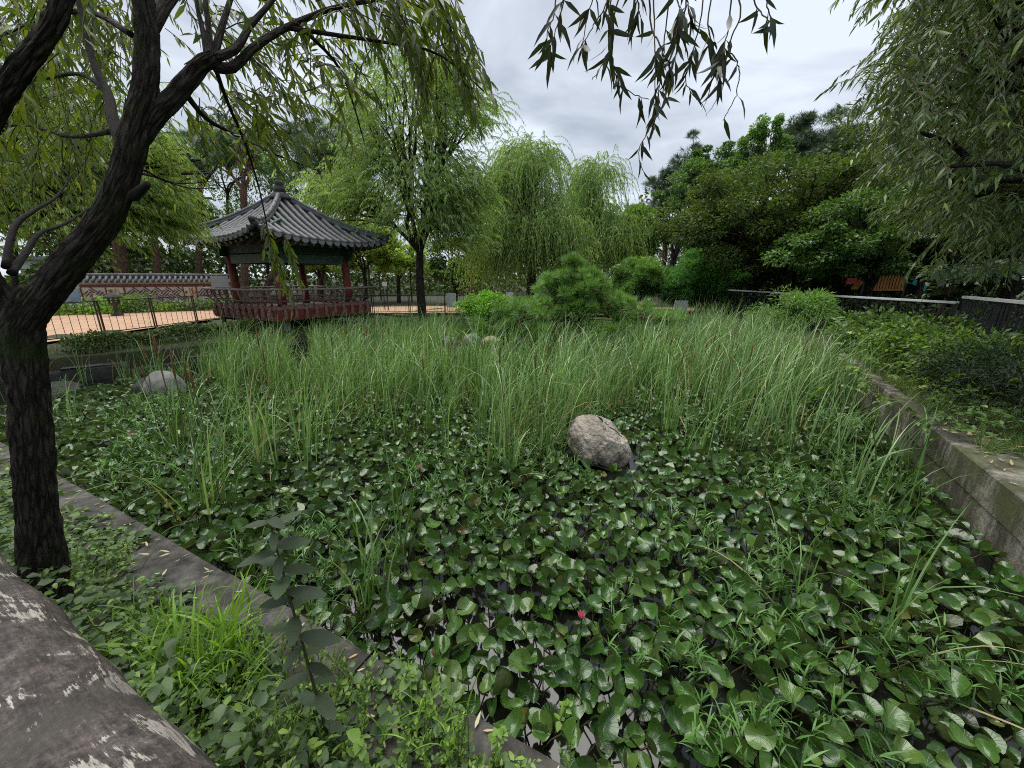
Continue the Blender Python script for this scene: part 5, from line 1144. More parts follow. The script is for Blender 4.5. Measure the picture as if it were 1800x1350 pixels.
shoots('wild_shrub', 'low trailing shoots hanging over the top of the retaining wall', (5.3, 4.9, .6), 40, .6, .06, L_YEL, .5)
shoots('wild_shrub', 'weedy shoots beside the dark yew above the retaining wall', (4.7, 3.6, .58), 40, .5, .055, L_BROAD, .6)
def tall_sprout():
    b = at(1595, 600, 8.4); tpt = at(1635, 505, 8.4); t = thing('sprouting_stem', 'single tall leafy stem reaching above the fence cap', 'plant', (b[0], b[1], .6))
    pts = smooth_path([(b[0], b[1], .6), (b[0] + .1, b[1], 1.0), (tpt[0] - .1, tpt[1], tpt[2] - .3), tpt], 12); MB().tube(pts, np.linspace(.008, .003, 12), 5).build('stem', TWIGG, t, True)
    k = 34; i = rng.integers(2, 12, k); P = pts[i]; D = nrm(rng.normal(0, 1, (k, 3)) * [1, 1, .3] + [0, 0, .1]); leaf_objects(t, OVATE, L_YEL, P, D, nrm(rng.normal(0, .3, (k, 3)) + [0, 0, 1]), rng.uniform(.06, .11, k), 40)
tall_sprout()
# hedge on the left bank
def hedge():
    n = 7500; a, b = np.array([-9.4, 8.0]), np.array([-7.4, 12.2]); d = nrm(b - a); nn_ = np.array([-d[1], d[0]])
    s = rng.uniform(0, 1, n); o = rng.uniform(-1, 1, n); P2 = a + (b - a) * s[:, None] + nn_ * (o * .38)[:, None]
    z = .4 + (1 - np.abs(o) ** 3) * (.40 + .05 * np.sin(s * 17)) * rng.uniform(.2, 1, n) ** .5
    P = np.concatenate([P2, z[:, None]], 1); V, F = scatter(*OVATE2, P, rdir(n), nrm(rdir(n) + [0, 0, 1.2]), rng.uniform(.05, .1, n))
    t = thing('hedge', 'low dark clipped hedge along the left bank before the thin brown fence', 'hedge', (float(a[0]), float(a[1]), .4)); mk('foliage', V, F, L_HEDGE, t)
hedge()
# flower bed
def flowerbed():
    d = WDIR; nn_ = np.array([d[1], -d[0]]); L = np.linalg.norm(WB - WA)
    labs = ['yellow-green clump at the left end of the flower bed', 'red flowered clump below the painted mural', 'tall grassy clump below the first fret panel', 'dark green shrub behind the stone lantern', 'bright yellow-green mound right of the stone lantern', 'pink flowered clump in the middle of the flower bed', 'grey-green clump below the second fret panel', 'bright shrub near the right end of the flower bed', 'white flowered clump at the right end of the flower bed', 'low green edging clump between the lantern and the mural']
    for i, lab in enumerate(labs):
        s = (.3 + .88 * i) if i < 9 else 1.6; q = WA + d * min(s, L - .3) + nn_ * rng.uniform(.55, 1.0)
        t = thing('flower_clump', lab, 'plant', (float(q[0]), float(q[1]), .45), 'plants in the flower bed')
        hh = [.35, .5, .75, .8, .35, .45, .6, .55, .45, .3][i]; n = 700; P = np.array([q[0], q[1], .45]) + np.abs(rng.normal(0, .33, (n, 3))) * np.sign(rng.normal(0, 1, (n, 3))) * [1, 1, 0] + np.stack([np.zeros(n), np.zeros(n), rng.uniform(0, hh, n)], -1)
        mt = [L_YEL, L_BROAD, L_GRASS, L_BROAD, L_YEL, L_BROAD, L_PALE, L_YEL, L_BROAD, L_GRASS][i]
        V, F = scatter(*OVATE2, P, nrm(rdir(n) + [0, 0, .5]), nrm(rdir(n) + [0, 0, 1]), rng.uniform(.08, .16, n)); mk('foliage', V, F, mt, t)
        if i in (1, 5, 8):
            n = 60; P = np.array([q[0], q[1], .45 + hh * .8]) + rng.normal(0, .25, (n, 3)) * [1, 1, .4]; V, F = scatter(*OVATE2, P, rdir(n), nrm(rdir(n) + [0, -1, 1]), rng.uniform(.05, .09, n)); o = mk('blossoms', V, F, FLOWER, t)
flowerbed()

# ------------------------------------------------------------------ water lilies
def pad_template(seed):
    r2 = np.random.default_rng(seed); n = 15; gap = .04 + .07 * r2.random(); an = np.linspace(PI + gap, 3 * PI - gap, n); cup = r2.uniform(.25, 1.1); ph = r2.uniform(0, 6); fold = r2.uniform(0, .5) if seed % 3 == 0 else r2.uniform(.35, 1.1); wave = r2.uniform(.03, .12); el = r2.uniform(.85, 1.0)
    V = [(0, 0, 0)]; A = [(0, 0, 0)]
    for rr in (.55, 1.0):
        for a in an:
            q = rr * (1 + .03 * math.sin(5 * a + ph)); x, y = q * math.cos(a), q * math.sin(a) * el
            z = cup * rr * rr * (.6 + .4 * math.cos(2 * a + ph)) + fold * abs(y) * .75 + wave * math.sin(3 * a + ph) * rr ** 2 + (.05 * math.sin(7 * a + ph) if rr == 1 else 0)
            V.append((x, y / (1 + .5 * abs(fold)), z)); A.append((x, y, 0))
    F = [(0, 1 + i, 2 + i) for i in range(n - 1)]
    for i in range(n - 1): F += [(1 + i, 1 + n + i, 2 + n + i), (1 + i, 2 + n + i, 2 + i)]
    return np.array(V), np.array(F), np.array(A)
PADS = [pad_template(i) for i in range(24)]
BOULDER = np.array([1.0, 4.0])
def cat_density(P):
    """how thick the cattails stand, 0..1"""
    x, y = P[:, 0], P[:, 1]
    front = np.interp(x, [-9, -6, -4.5, -3, -2, -1, 0, .6, 1.0, 1.6, 2.4, 3.5, 4.6, 5.5, 7], [4.8, 5.2, 5.4, 5.0, 4.8, 4.5, 4.1, 4.2, 5.2, 4.9, 5.0, 4.9, 4.9, 5.0, 5.4])
    nz = .5 * np.sin(x * 2.1 + 1.3 * np.sin(y * 1.7)) + .4 * np.sin(y * 2.6 + x * .9)
    cl = np.sin(x * 5.3 + 2.1 * np.sin(y * 3.1)) * np.sin(y * 4.7 + 1.6 * np.sin(x * 2.9)); d = np.clip((y - front + 1.0 + nz * .8) / 3.0, 0, 1) * np.where(cl > -.1, 1, np.clip((y - front) / 5, .06, .75))
    isl = ((x - isl_c[0]) / 2.7) ** 2 + ((y - isl_c[1]) / 1.15) ** 2
    gapc = np.exp(-(((x + .5) / 1.3) ** 2)) * (y > 7.6) + (y > 7.6) * (np.abs(x - 2) < 1.6) * .5
    d = d * np.clip((x / np.maximum(y, .1) + .88) / .14, .04, 1)
    return d * np.clip(1 - gapc * 1.2, 0, 1) * (isl > .8) * (np.hypot(x - BOULDER[0], y - BOULDER[1]) > .55)
def build_lilies():
    t = thing('water_lilies', 'bed of glossy dark water lily leaves crowding the near pond', 'water lily', (1.2, 2.6, 0))
    pts = []; target = 0.049
    cand = np.stack([rng.uniform(-7.5, 6.6, 120000), rng.uniform(-.2, 7.2, 120000)], -1)
    sd = pond_sd(cand); cand = cand[(sd < -.10) & (np.hypot(cand[:, 0] - BOULDER[0], cand[:, 1] - BOULDER[1]) > .48)]
    keep = rng.random(len(cand)) < np.where(cand[:, 1] > 6.5, .35, 1.0); cand = cand[keep]
    gap = .42 + .5 * ((np.sin(cand[:, 0] * 2.3 + np.sin(cand[:, 1] * 3.1)) * np.cos(cand[:, 1] * 2.2 + 1.1 * np.sin(cand[:, 0] * 1.7))) * .5 + .5)
    cand = cand[rng.random(len(cand)) < gap + np.where(cand[:, 1] < 2.4, .42, .25)]
    grid = {}
    for p in cand:
        k = (int(p[0] / target), int(p[1] / target)); ok = True
        for dx in (-1, 0, 1):
            for dy in (-1, 0, 1):
                for q in grid.get((k[0] + dx, k[1] + dy), ()):
                    if (p[0] - q[0]) ** 2 + (p[1] - q[1]) ** 2 < target ** 2: ok = False
        if ok: grid.setdefault(k, []).append(p); pts.append(p)
    pts = np.array(pts); n = len(pts)
    S = rng.uniform(.036, .066, n) * np.where(rng.random(n) < .25, .75, 1) * np.where(pts[:, 1] > 4.5, .9, 1)
    Z = rng.uniform(.02, .16, n); flat_ = rng.random(n) < .12; Z[flat_] = rng.uniform(.006, .02, flat_.sum())
    tilt = np.where(flat_, .02, rng.gamma(2.6, .24, n)); tz = rng.uniform(0, 2 * PI, n)
    # leaves tend to lean towards the light, i.e. the open middle of the pond
    N = nrm(np.stack([np.sin(tilt) * np.cos(tz), np.sin(tilt) * np.sin(tz) - .12 * ~flat_, np.cos(tilt)], -1))
    a = rng.uniform(0, 2 * PI, n); D = np.stack([np.cos(a), np.sin(a), np.zeros(n)], -1); D = nrm(D - N * (D * N).sum(1)[:, None])
    P = np.concatenate([pts, Z[:, None]], 1)
    dist = np.linalg.norm(P - [0, 0, 2], axis=1); dep = P[:, 1] * _c - (P[:, 2] - 2) * _s; ia = P[:, 0] / np.maximum(dep, .05); ib = (P[:, 1] * _s + (P[:, 2] - 2) * _c) / np.maximum(dep, .05)
    vis = (np.abs(ia) < 1.32) & (np.abs(ib) < 1.0) & (dep > .3); order = np.argsort(-np.where(vis, S / dist, 0)); big = order[:300]; rest = order[300:]
    X, Y, Zv = frames(D, N); kind = rng.integers(0, 24, n); kind[flat_] = rng.choice([0, 3, 6], flat_.sum())
    mes = [tomesh('lily_pad', v, f, PAD, True, {'luv': aa}) for v, f, aa in PADS]
    for k in big:
        o = link('lily_pad', mes[kind[k]], t); s = S[k]; x, y, z = X[k] * s, Y[k] * s, Zv[k] * s * (.15 if flat_[k] else 1)
        o.matrix_basis = Matrix(((x[0], y[0], z[0], P[k][0]), (x[1], y[1], z[1], P[k][1]), (x[2], y[2], z[2], P[k][2]), (0, 0, 0, 1)))
    Vs = []; Fs = []; As = []; c = 0
    for q in range(24):
        m = rest[kind[rest] == q]
        if not len(m): continue
        v, f, aa = PADS[q]; V, F = scatter(v, f, P[m], D[m], N[m], S[m]); Vs.append(V); Fs.append(F + c); As.append(np.tile(aa, (len(m), 1))); c += len(V)
    o = mk('lily_pads', np.concatenate(Vs), np.concatenate(Fs), PAD, t, True, {'luv': np.concatenate(As)}); o['kind'] = 'stuff'
    # stalks
    m = order[:2200]; m = m[Z[m] > .05]; k = len(m); B = P[m].copy(); B[:, :2] += rng.normal(0, .06, (k, 2)); B[:, 2] = -.05
    V, F = thin_tubes(np.stack([B, (B + P[m]) / 2 + rng.normal(0, .01, (k, 3)), P[m]], 1), .0045, .9, 4); o = mk('stalks', V, F, TWIG, t); o['kind'] = 'stuff'
    print('lily pads', n)
build_lilies()
def lily_flower(label, px, py, z):
    p = G(px, py, z); t = thing('lily_flower', label, 'flower', (p[0], p[1], z - .05), 'pink lily flowers')
    MB().tube([(p[0], p[1], -.03), (p[0], p[1], z)], .005, 6).build('stalk', TWIG, t)
    me = tomesh('petal', *leaf8(.2, .5, -.35), PINKF)
    for r_, k, tl in ((.045, 7, .9), (.04, 6, .55), (.032, 5, .25)):
        for i in range(k):
            a = 2 * PI * i / k + tl; d = np.array([[math.cos(a) * math.sin(tl), math.sin(a) * math.sin(tl), math.cos(tl)]]); X, Y, Z_ = frames(d, -np.array([[math.cos(a), math.sin(a), -.2]])); o = link('petal', me, t)
            x, y, zz = X[0] * r_, Y[0] * r_, Z_[0] * r_; o.matrix_basis = Matrix(((x[0], y[0], zz[0], p[0]), (x[1], y[1], zz[1], p[1]), (x[2], y[2], zz[2], p[2]), (0, 0, 0, 1)))
lily_flower('pink lily bud among the near lily pads below the boulder', 1022, 1087, .16)
lily_flower('pink lily bud among the pads at the edge of the cattails', 738, 824, .2)

# ------------------------------------------------------------------ cattails
def cat_blades(base2, nper, L0, L1, spread=.05, lean=(0, .16), wind=.25):
    k = len(base2); w = np.repeat(np.arange(k), nper); n = len(w); sh = np.where((base2[:, 1] > 7.2) & (base2[:, 0] < -2.5), .8, 1.0)
    P = np.zeros((n, 3)); P[:, :2] = base2[w] + rng.normal(0, spread, (n, 2)); P[:, 2] = -.05
    L = rng.uniform(L0, L1, n) * np.repeat(rng.uniform(.62, 1.15, k) * sh, nper); az = rng.normal(wind, 1.35, n); th0 = rng.uniform(lean[0], lean[1], n); th1 = rng.gamma(1.8, .42, n); th1[rng.random(n) < .2] += 1.0
    return blades(P, L, az, th0, np.clip(th1, 0, 2.5), rng.uniform(.008, .016, n), 9, 2.4)
def spike_mesh():
    V, Fs, A = tube_arrays([(0, 0, 0), (0, 0, .01), (0, 0, .02), (0, 0, .13), (0, 0, .145), (0, 0, .15), (0, 0, .22)], [.003, .006, .008, .008, .006, .003, .0015], 7); return tomesh('spike', V, Fs, SPIKE)
SPK = spike_mesh()
def cattail_stand():
    t = thing('cattail_stand', 'dense stand of tall cattails filling the middle and far pond', 'cattails', (0, 7, 0))
    c = np.stack([rng.uniform(-8.4, 7.0, 9000), rng.uniform(3.2, 14.2, 9000)], -1)
    c = c[pond_sd(c) < -.12]; c = c[rng.random(len(c)) < cat_density(c) * np.where(c[:, 1] > 8, .55, .95)]
    c = c[~((np.abs(c[:, 0] / c[:, 1] / _c * F0 + 900 - 505) < 24) & (c[:, 1] > 6.8))]; c = c[:1750]; print('cattail clumps', len(c))
    V, F, C = cat_blades(c, 9, .85, 1.5); o = mk('blades', V, F, L_CAT, t); o['kind'] = 'stuff'
    cd = c[rng.choice(len(c), 600)]; V, F, C = cat_blades(cd, 4, .5, 1.1, .09, (.2, .9)); o = mk('dry_blades', V, F, DRY, t); o['kind'] = 'stuff'
    near = c[np.argsort(np.hypot(c[:, 0], c[:, 1]))][:700]; sp = near[rng.choice(len(near), 70, replace=False)]
    stem = np.stack([np.stack([sp[:, 0], sp[:, 1], np.zeros(70)], -1), np.stack([sp[:, 0] + .03, sp[:, 1], np.full(70, .45)], -1), np.stack([sp[:, 0] + .08, sp[:, 1], rng.uniform(.65, 1.0, 70)], -1)], 1)
    Vt, Ft = thin_tubes(stem, .005, .8, 4); o = mk('flower_stems', Vt, Ft, TWIGG, t); o['kind'] = 'stuff'
    for q in stem[:, 2]:
        o = link('spike', SPK, t); o.location = q; o.rotation_euler = (rng.normal(0, .06), rng.normal(.08, .06), 0)
cattail_stand()
def clump(label, px, py, nb, L0, L1, spread=.05, lean=(0, .2), spikes=0, dry=0):
    p = G(px, py, 0.0); t = thing('cattail_clump', label, 'cattails', (p[0], p[1], 0), 'single cattail clumps in front of the stand')
    V, F, C = cat_blades(np.array([[p[0], p[1]]]), nb, L0, L1, spread, lean); mk('blades', V, F, L_CAT, t)['kind'] = 'stuff'
    if dry: V, F, C = cat_blades(np.array([[p[0], p[1]]]), dry, L0 * .6, L1 * .8, spread, (.5, 1.2)); mk('dry_blades', V, F, DRY, t)['kind'] = 'stuff'
    for i in range(spikes):
        q = np.array([p[0] + rng.normal(0, .1), p[1] + rng.normal(0, .08), 0]); h = rng.uniform(.9, 1.25); tp = q + [rng.normal(0, .08), rng.normal(0, .05), h]
        st = MB().tube([q, (q + tp) / 2 + [.01, 0, 0], tp], .004, 5).build('flower_stem', TWIGG, t); o = link('spike', SPK, t); o.location = tp
clump('large cattail clump in front of the willow trunk leaning over the coping', 372, 905, 46, .8, 1.45, .09, (0, .55), 3, 4)
clump('cattail clump left of the large leaning one with brown spikes', 320, 800, 34, .8, 1.4, .12, (0, .4), 5, 3)
clump('slim cattail tuft rising in the middle of the lily pads', 705, 990, 12, .7, 1.2, .05, (0, .2))
clump('cattail tuft beside the coping edge near the joint', 640, 1085, 16, .5, .95, .06, (0, .3), 0, 2)
clump('two-bladed cattail shoot above the near lily pads', 655, 1010, 5, .7, 1.1, .04, (0, .15))
clump('isolated cattail clump in the right front of the lily pads', 1532, 1160, 13, .75, 1.3, .03, (0, .12), 0, 3)
clump('thin cattail tuft between the boulder and the right wall', 1385, 1080, 9, .8, 1.25, .03, (0, .12), 0, 2)
clump('cattail tuft close to the retaining wall', 1510, 900, 26, .9, 1.5, .14, (0, .2), 0, 3)
clump('cattail tuft right of the boulder', 1215, 800, 20, .8, 1.3, .12, (0, .25), 0, 3)
clump('cattail clump touching the left side of the boulder', 965, 800, 36, .9, 1.35, .12, (0, .3), 1, 6)
clump('cattail clump in front of the stand left of the boulder', 890, 830, 30, .8, 1.25, .12, (0, .4), 1, 6)
clump('cattail clump at the front of the stand in the middle', 730, 770, 30, .9, 1.35, .14, (0, .35), 1, 4)
clump('cattail clump at the foot of the retaining wall beyond the tuft', 1585, 840, 18, .8, 1.3, .08, (0, .25), 0, 3)
clump('cattail clump leaning across the pads in front of the pale rock', 480, 770, 34, .9, 1.5, .16, (0, .3), 2, 4)
# small bright weeds growing through the pads
def pond_weeds():
    n = 2000; c = np.stack([rng.uniform(-8.5, 5.5, 18000), rng.uniform(.2, 8.2, 18000)], -1); c = c[pond_sd(c) < -.12]
    patch = np.sin(c[:, 0] * 1.9 + 2) * np.cos(c[:, 1] * 1.6 + .5) + .6 * np.sin(c[:, 0] * 4.1 + c[:, 1] * 3.3); c = c[(patch > .3) & (np.hypot(c[:, 0] - BOULDER[0], c[:, 1] - BOULDER[1]) > .45)][:n]; n = len(c)
    h = rng.uniform(.12, .3, n); top = np.stack([c[:, 0] + rng.normal(0, .04, n), c[:, 1] + rng.normal(0, .04, n), h], -1); bot = np.stack([c[:, 0], c[:, 1], np.full(n, -.02)], -1)
    V1, F1 = thin_tubes(np.stack([bot, (bot + top) / 2, top], 1), .0025, .6, 3)
    m = 9; f = np.tile(np.linspace(.35, 1, m), n); w = np.repeat(np.arange(n), m); P = bot[w] + (top - bot)[w] * f[:, None]
    k = len(P); V2, F2, C = blades(P, rng.uniform(.05, .12, k), rng.uniform(0, 2 * PI, k), rng.uniform(.3, 1.0, k), rng.uniform(.3, 1.3, k), rng.uniform(.006, .011, k), 4, 1.5, np.zeros(k))
    t = thing('pond_weed', 'bright green narrow-leaved weed sprouting between the lily pads', 'weed', (1, 2.5, 0)); t['kind'] = 'stuff'
    o = mk('stems', V1, F1, TWIGG, t); o = mk('leaves', V2, F2, L_WEED, t); o['kind'] = 'stuff'
pond_weeds()

# ------------------------------------------------------------------ near bank plants
def near_bank_points(n, s0, s1, o0, o1):
    s = rng.uniform(s0, s1, n); o = rng.uniform(o0, o1, n); P2 = CP + CD * s[:, None] - np.array([CD[1], -CD[0]]) * o[:, None]
    return P2, s, o
_bank_n = np.array([-CD[1], CD[0]])      # from pond to the bank side
if (CP + _bank_n * .5)[1] > CP[1]: _bank_n = -_bank_n
def bank(s, o): return CP + CD * np.asarray(s)[..., None] + _bank_n * np.asarray(o)[..., None]
def ground_cover():
    n = 27000; s = -2.0 + rng.uniform(0, 1, n) ** 1.4 * 9; o = -.03 + rng.uniform(0, 1.0, n) ** .9 * 1.33; P2 = bank(s, o)
    lim = np.interp(s, [-2, -.4, .3, 1.2, 2, 3, 5, 8], [.06, .10, .16, .22, .24, .22, .2, .2]) + .06 * np.sin(s * 9) + .04 * np.sin(s * 23); lim = lim - .17 * np.clip(np.sin(s * 2.3 + .4) + .5 * np.sin(s * 5.1), 0, 1) ** 2 * (s < 3.4); keep = o > lim; P2 = P2[keep]; o = o[keep]; n = len(P2)
    z = np.maximum(height(P2), .3) + rng.uniform(.0, .34, n) * np.clip((o - .15) * 2, .2, 1)
    P = np.concatenate([P2, z[:, None]], 1); a = rng.uniform(0, 2 * PI, n); D = np.stack([np.cos(a), np.sin(a), rng.uniform(-.5, .3, n)], -1); N = nrm(rng.normal(0, .5, (n, 3)) + [0, 0, 1.2])
    t = thing('ground_cover', 'tangle of small creeping leaves on the near bank beside the log rail', 'ground cover', (-1.2, 1.0, .4)); t['kind'] = 'stuff'
    h = rng.random(n) < .55
    for m, mt, tm, sc_, nm in ((h, L_GC, OVATE, (.018, .045), 'small_leaves'), (~h, L_GCD, leaf8(.36, .25, .2, .3, .66), (.03, .065), 'dark_leaves')):
        V, F = scatter(*tm, P[m], D[m], N[m], rng.uniform(*sc_, m.sum())); mk(nm, V, F, mt, t)['kind'] = 'stuff'
    k = 420; s2 = rng.uniform(-1.5, 6, k); o2 = rng.uniform(.4, 1.2, k); B = bank(s2, o2); zb = height(B); st = np.stack([B[:, 0], B[:, 1], zb - .02], -1); en = st + np.stack([rng.normal(0, .1, k), rng.normal(0, .1, k), rng.uniform(.08, .28, k)], -1)
    V, F = thin_tubes(np.stack([st, (st + en) / 2 + rng.normal(0, .03, (k, 3)), en], 1), .0022, .5, 3); mk('stems', V, F, TWIG, t)['kind'] = 'stuff'
    # little box-like sprigs near the lower edge
    k = 600; s2 = rng.uniform(-1.3, 1.2, k); o2 = rng.uniform(.12, .9, k); B = bank(s2, o2); S0 = np.stack([B[:, 0], B[:, 1], np.maximum(height(B), .3)], -1)
    Pt, LP, LD, LN, LS = twigs(S0, rng.normal(0, .35, (k, 3)) + [.1, .1, 1], rng.uniform(.12, .3, k), .1, 5, 18, .022, .1, .8, .3, -.2)
    V, F = thin_tubes(Pt, .002, .5, 3); mk('sprig_stems', V, F, TWIGG, t)['kind'] = 'stuff'
    V, F = scatter(*OVATE, LP, LD, LN, LS); mk('sprig_leaves', V, F, L_GC, t)['kind'] = 'stuff'
    # behind the trunk, left bank slope
    n = 6000; P2 = np.stack([rng.uniform(-9.5, -2.6, n), rng.uniform(1.8, 8, n)], -1); q = (P2 - CP) @ _bank_n; P2 = P2[(q > .1) & (q < 2.2)]; n = len(P2)
    P = np.concatenate([P2, (height(P2) + rng.uniform(0, .3, n))[:, None]], 1); V, F = scatter(*OVATE, P, rdir(n), nrm(rdir(n) + [0, 0, 1.3]), rng.uniform(.03, .07, n)); mk('slope_leaves', V, F, L_GC, t)['kind'] = 'stuff'
ground_cover()
def grass_clump(name, label, px, py, z, nb, L0, L1, sp, mat, w=(.006, .014), group=None, lean=(.05, .7)):
    p = G(px, py, z); t = thing(name, label, 'grass', (p[0], p[1], z), group); P = np.array([p[0], p[1], z]) + rng.normal(0, 1, (nb, 3)) * [sp, sp, 0]
    V, F, C = blades(P, rng.uniform(L0, L1, nb), rng.uniform(0, 2 * PI, nb), rng.uniform(*lean, nb), rng.gamma(2, .45, nb), rng.uniform(*w, nb), 8, 1.8); mk('blades', V, F, mat, t)['kind'] = 'stuff'; return t
grass_clump('grass_clump', 'bright green broad-bladed grass clump between the log rail and the coping', 345, 1185, .36, 170, .16, .42, .11, L_GRASS, (.006, .015))
grass_clump('grass_clump', 'smaller bright grass tuft at the coping edge beside the big clump', 408, 1120, .33, 26, .16, .38, .03, L_GRASS, (.008, .016))
grass_clump('grass_clump', 'low grass tuft behind the big bright clump', 300, 1110, .38, 34, .1, .24, .06, L_GRASS)
grass_clump('grass_clump', 'thin grass growing beside the foot of the willow trunk', 170, 1010, .34, 50, .12, .34, .1, L_GC, (.004, .009))
grass_clump('grass_clump', 'loose grass hanging over the kerb left of the sapling', 430, 1190, .33, 40, .12, .32, .07, L_GRASS, (.004, .01))
grass_clump('grass_clump', 'dark grass tuft below the sapling at the bottom edge', 520, 1300, .36, 60, .12, .3, .1, L_GC, (.004, .009))
grass_clump('grass_clump', 'wispy grass leaning over the lower kerb end', 760, 1280, .32, 40, .1, .26, .08, L_GRASS, (.003, .008))
grass_clump('grass_clump', 'fine grass between the log rail and the bright clump', 235, 1140, .38, 50, .12, .3, .08, L_GC, (.004, .009))
def sapling():
    base = G(575, 1290, .40); top = at(470, 905, 1.0)
    t = thing('elm_sapling', 'slender sapling with rows of dark serrated leaves before the coping', 'sapling', tuple(float(x) for x in base))
    pts = smooth_path([base, at(545, 1180, 1.0), at(512, 1060, 1.0), at(488, 970, 1.02), top], 30); MB().tube(pts, np.linspace(.0055, .002, 30), 6).build('stem', TWIG, t, True)
    # serrated leaf
    n = 11; V = []; F = []
    for i in range(n + 1):
        x = i / n; w = .21 * math.sin(PI * min(x * .93 + .07, 1)) ** .8 * (1 - .15 * x); V.append((x, 0, -.16 * x * x))
        for s in (1, -1): V.append((x + .015, s * w * 1.0, .04 * w - .16 * x * x)); V.append((x - .015, s * w * .92, .04 * w - .16 * x * x))
    for i in range(n):
        a, b = i * 5, (i + 1) * 5
        F += [(a, b + 2, a + 1), (a, b, b + 2), (b, b + 1, b + 2)] + [(a, a + 3, b + 4), (a, b + 4, b), (b, b + 4, b + 3)]
    me = tomesh('leaf', V, np.array(F), L_SAP)
    for i in range(28):
        f = .1 + .9 * (i / 27) ** .9; a = i * 2.4 + rng.normal(0, .3); k = int(f * 29); p = pts[k]; sz = np.interp(f, [0, .5, .85, 1], [.115, .12, .10, .065]) * rng.uniform(.7, 1.2)
        d = nrm(np.array([[1.25 * math.cos(a), .8 * math.sin(a), rng.normal(-.05, .25)]])); N = nrm(np.array([[rng.normal(0, .35), -.35 + rng.normal(0, .3), .9]]))
        X, Y, Z = frames(d, N); o = link('leaf', me, t); x, y, z = X[0] * sz, Y[0] * sz * rng.uniform(.85, 1.15), Z[0] * sz * rng.uniform(-.1, 1.5)
        o.matrix_basis = Matrix(((x[0], y[0], z[0], p[0]), (x[1], y[1], z[1], p[1]), (x[2], y[2], z[2], p[2]), (0, 0, 0, 1)))
sapling()
def sprig(name, label, px, py, z, h, k, leaf, lean=(.02, 0), mat=None):
    p = G(px, py, z); t = thing(name, label, 'plant', (p[0], p[1], z)); pts = smooth_path([p, p + np.array([lean[0] * .4, lean[1], h * .5]), p + np.array([lean[0], lean[1], h])], 10)
    MB().tube(pts, np.linspace(.003, .0015, 10), 5).build('stem', TWIGG, t, True); i = np.clip((rng.uniform(.35, 1, k) * 9).astype(int), 0, 9); a = rng.uniform(0, 2 * PI, k)
    leaf_objects(t, leaf8(.34, .2, .15, .3, .66), mat or L_SPRIG, pts[i], np.stack([np.cos(a), np.sin(a), rng.uniform(-.3, .3, k)], -1), nrm(rng.normal(0, .25, (k, 3)) + [0, -.3, 1]), rng.uniform(.6, 1.1, k) * leaf, 60)
sprig('vine_sprig', 'yellow-green vine sprig standing up at the bottom edge', 632, 1345, .42, .14, 9, .05)
sprig('vine_sprig', 'light green trailing vine tip over the pads at the bottom', 975, 1290, .3, .16, 12, .035, (.05, 0))
sprig('vine_sprig', 'pale seedling beside the log rail', 200, 1165, .42, .12, 8, .045)
sprig('vine_sprig', 'light green vine leaves over the lower coping end', 870, 1310, .32, .10, 10, .04)
sprig('vine_sprig', 'serrated green seedling at the coping edge', 715, 1215, .34, .10, 9, .06, mat=L_GC)
# fallen leaves on the coping and on the wall top
def fallen():
    me = tomesh('fallen_leaf', *leaf8(.13, .3, -.2), L_FALL)
    t = thing('fallen_leaves', 'scattered pale yellow fallen willow leaves on the coping', 'leaves', (-1, 1.6, .3)); n = 130
    s = rng.uniform(-.6, 4.0, n) ** 1.0; o = rng.uniform(.03, .40, n); P = bank(s, o)
    for i in range(n):
        q = link('leaf', me, t); q.location = (P[i][0], P[i][1], .312); q.rotation_euler = (rng.normal(0, .15), rng.normal(0, .12), rng.uniform(0, 6.28)); k = rng.uniform(.03, .062); q.scale = (k, k, k)
    t2 = thing('fallen_leaves', 'pale dry leaves lying along the top of the retaining wall', 'leaves', (4, 3, .54)); n = 150
    s = rng.uniform(-.8, 3.6, n); o = rng.normal(.24, .12, n); P = WP + WD * s[:, None] + np.array([WD[1], -WD[0]]) * np.abs(o)[:, None]
    for i in range(n):
        q = link('leaf', me, t2); z = .548 if abs(o[i]) < .3 else .56; q.location = (P[i][0], P[i][1], z); q.rotation_euler = (rng.normal(0, .2), rng.normal(0, .2), rng.uniform(0, 6.28)); k = rng.uniform(.04, .09); q.scale = (k, k, k)
fallen()
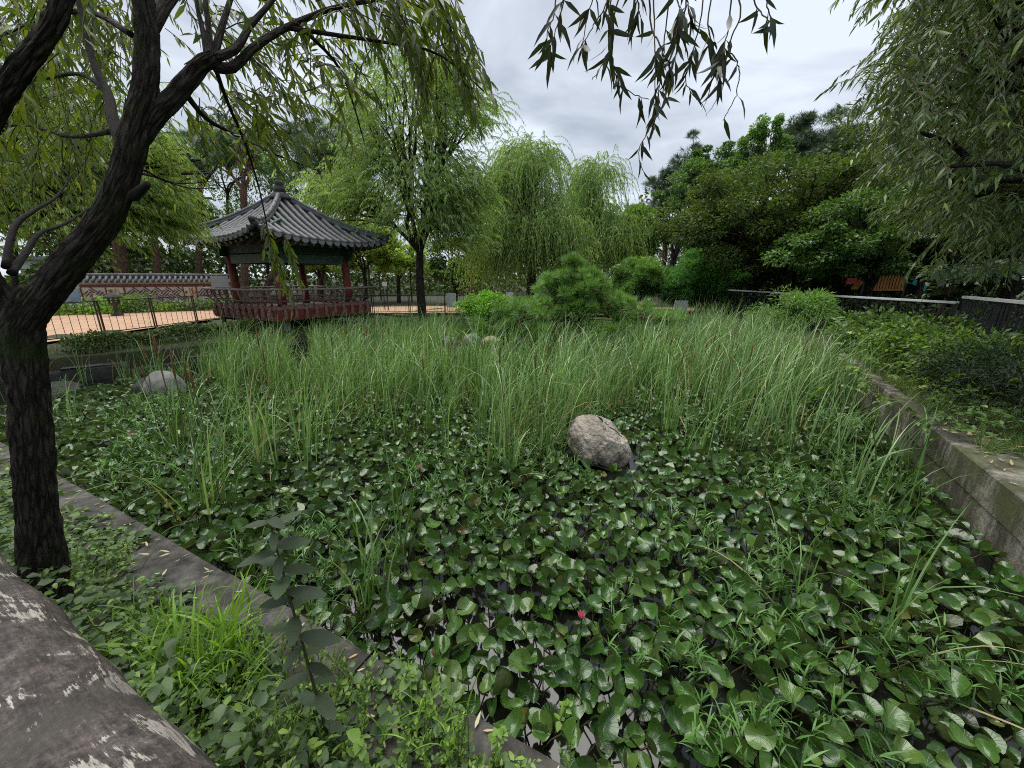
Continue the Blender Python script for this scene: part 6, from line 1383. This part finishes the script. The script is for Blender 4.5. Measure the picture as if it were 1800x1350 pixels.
# right bank grass and low plants
def right_bank():
    n = 22000; s = rng.uniform(-2.5, 7.5, n); o = .13 + rng.uniform(0, 1, n) ** 1.3 * 2.6; P2 = WP + WD * s[:, None] + np.array([WD[1], -WD[0]]) * o[:, None]; keep = np.sin(P2[:, 0] * 4 + np.sin(P2[:, 1] * 3)) + .5 * np.cos(P2[:, 1] * 6) > -.5; P2 = P2[keep]; n = len(P2)
    P = np.concatenate([P2, np.where(((P2 - WP) @ np.array([WD[1], -WD[0]])) < .37, .53, height(P2))[:, None]], 1); V, F, C = blades(P, rng.uniform(.07, .24, n), rng.uniform(0, 6.28, n), rng.uniform(.1, .8, n), rng.gamma(2, .5, n), rng.uniform(.004, .009, n), 4, 1.6)
    o_ = mk('bank_grass', V, F, L_HERB); tag(o_, 'short grass on the right bank above the retaining wall', 'grass', kind='stuff')
    n = 4200; s = rng.uniform(-2.4, 7, n); o = .3 + rng.uniform(0, 1, n) * 2.5; P2 = WP + WD * s[:, None] + np.array([WD[1], -WD[0]]) * o[:, None]; m = np.sin(P2[:, 0] * 3.1 + 1) * np.sin(P2[:, 1] * 3.7) > -.15; P2 = P2[m]; n = len(P2)
    P = np.concatenate([P2, (height(P2) + rng.uniform(.05, .3, n))[:, None]], 1); V, F = scatter(*leaf8(.24), P, rdir(n) * [1, 1, .3], nrm(rdir(n) + [0, 0, 2]), rng.uniform(.05, .1, n))
    o_ = mk('bank_herbs', V, F, L_YEL); tag(o_, 'loose light green herbs on the right bank before the shrubs', 'weeds', kind='stuff')
    # grass along the left bank by the stone edging
    n = 5000; P2 = np.stack([rng.uniform(-10.5, -5.6, n), rng.uniform(5.5, 13, n)], -1); sd = pond_sd(P2); P2 = P2[(sd > .25) & (sd < 1.6)]; n = len(P2); P = np.concatenate([P2, height(P2)[:, None]], 1); V, F, C = blades(P, rng.uniform(.08, .25, n), rng.uniform(0, 6.28, n), rng.uniform(.1, .7, n), rng.gamma(2, .4, n), rng.uniform(.006, .012, n), 4, 1.6)
    o_ = mk('bank_grass', V, F, L_HEDGE); tag(o_, 'short grass on the left bank between hedge and stone edging', 'grass', kind='stuff')
    n = 1600; P2 = np.stack([isl_c[0] + rng.normal(0, 1.3, n), isl_c[1] + rng.normal(0, .5, n)], -1); P = np.concatenate([P2, np.full((n, 1), .38)], 1); V, F, C = blades(P, rng.uniform(.15, .5, n), rng.uniform(0, 6.28, n), rng.uniform(.1, .6, n), rng.gamma(2, .4, n), rng.uniform(.008, .014, n), 5, 1.6)
    o_ = mk('islet_grass', V, F, L_GRASS); tag(o_, 'tufty grass covering the islet around the pine', 'grass', kind='stuff')
right_bank()
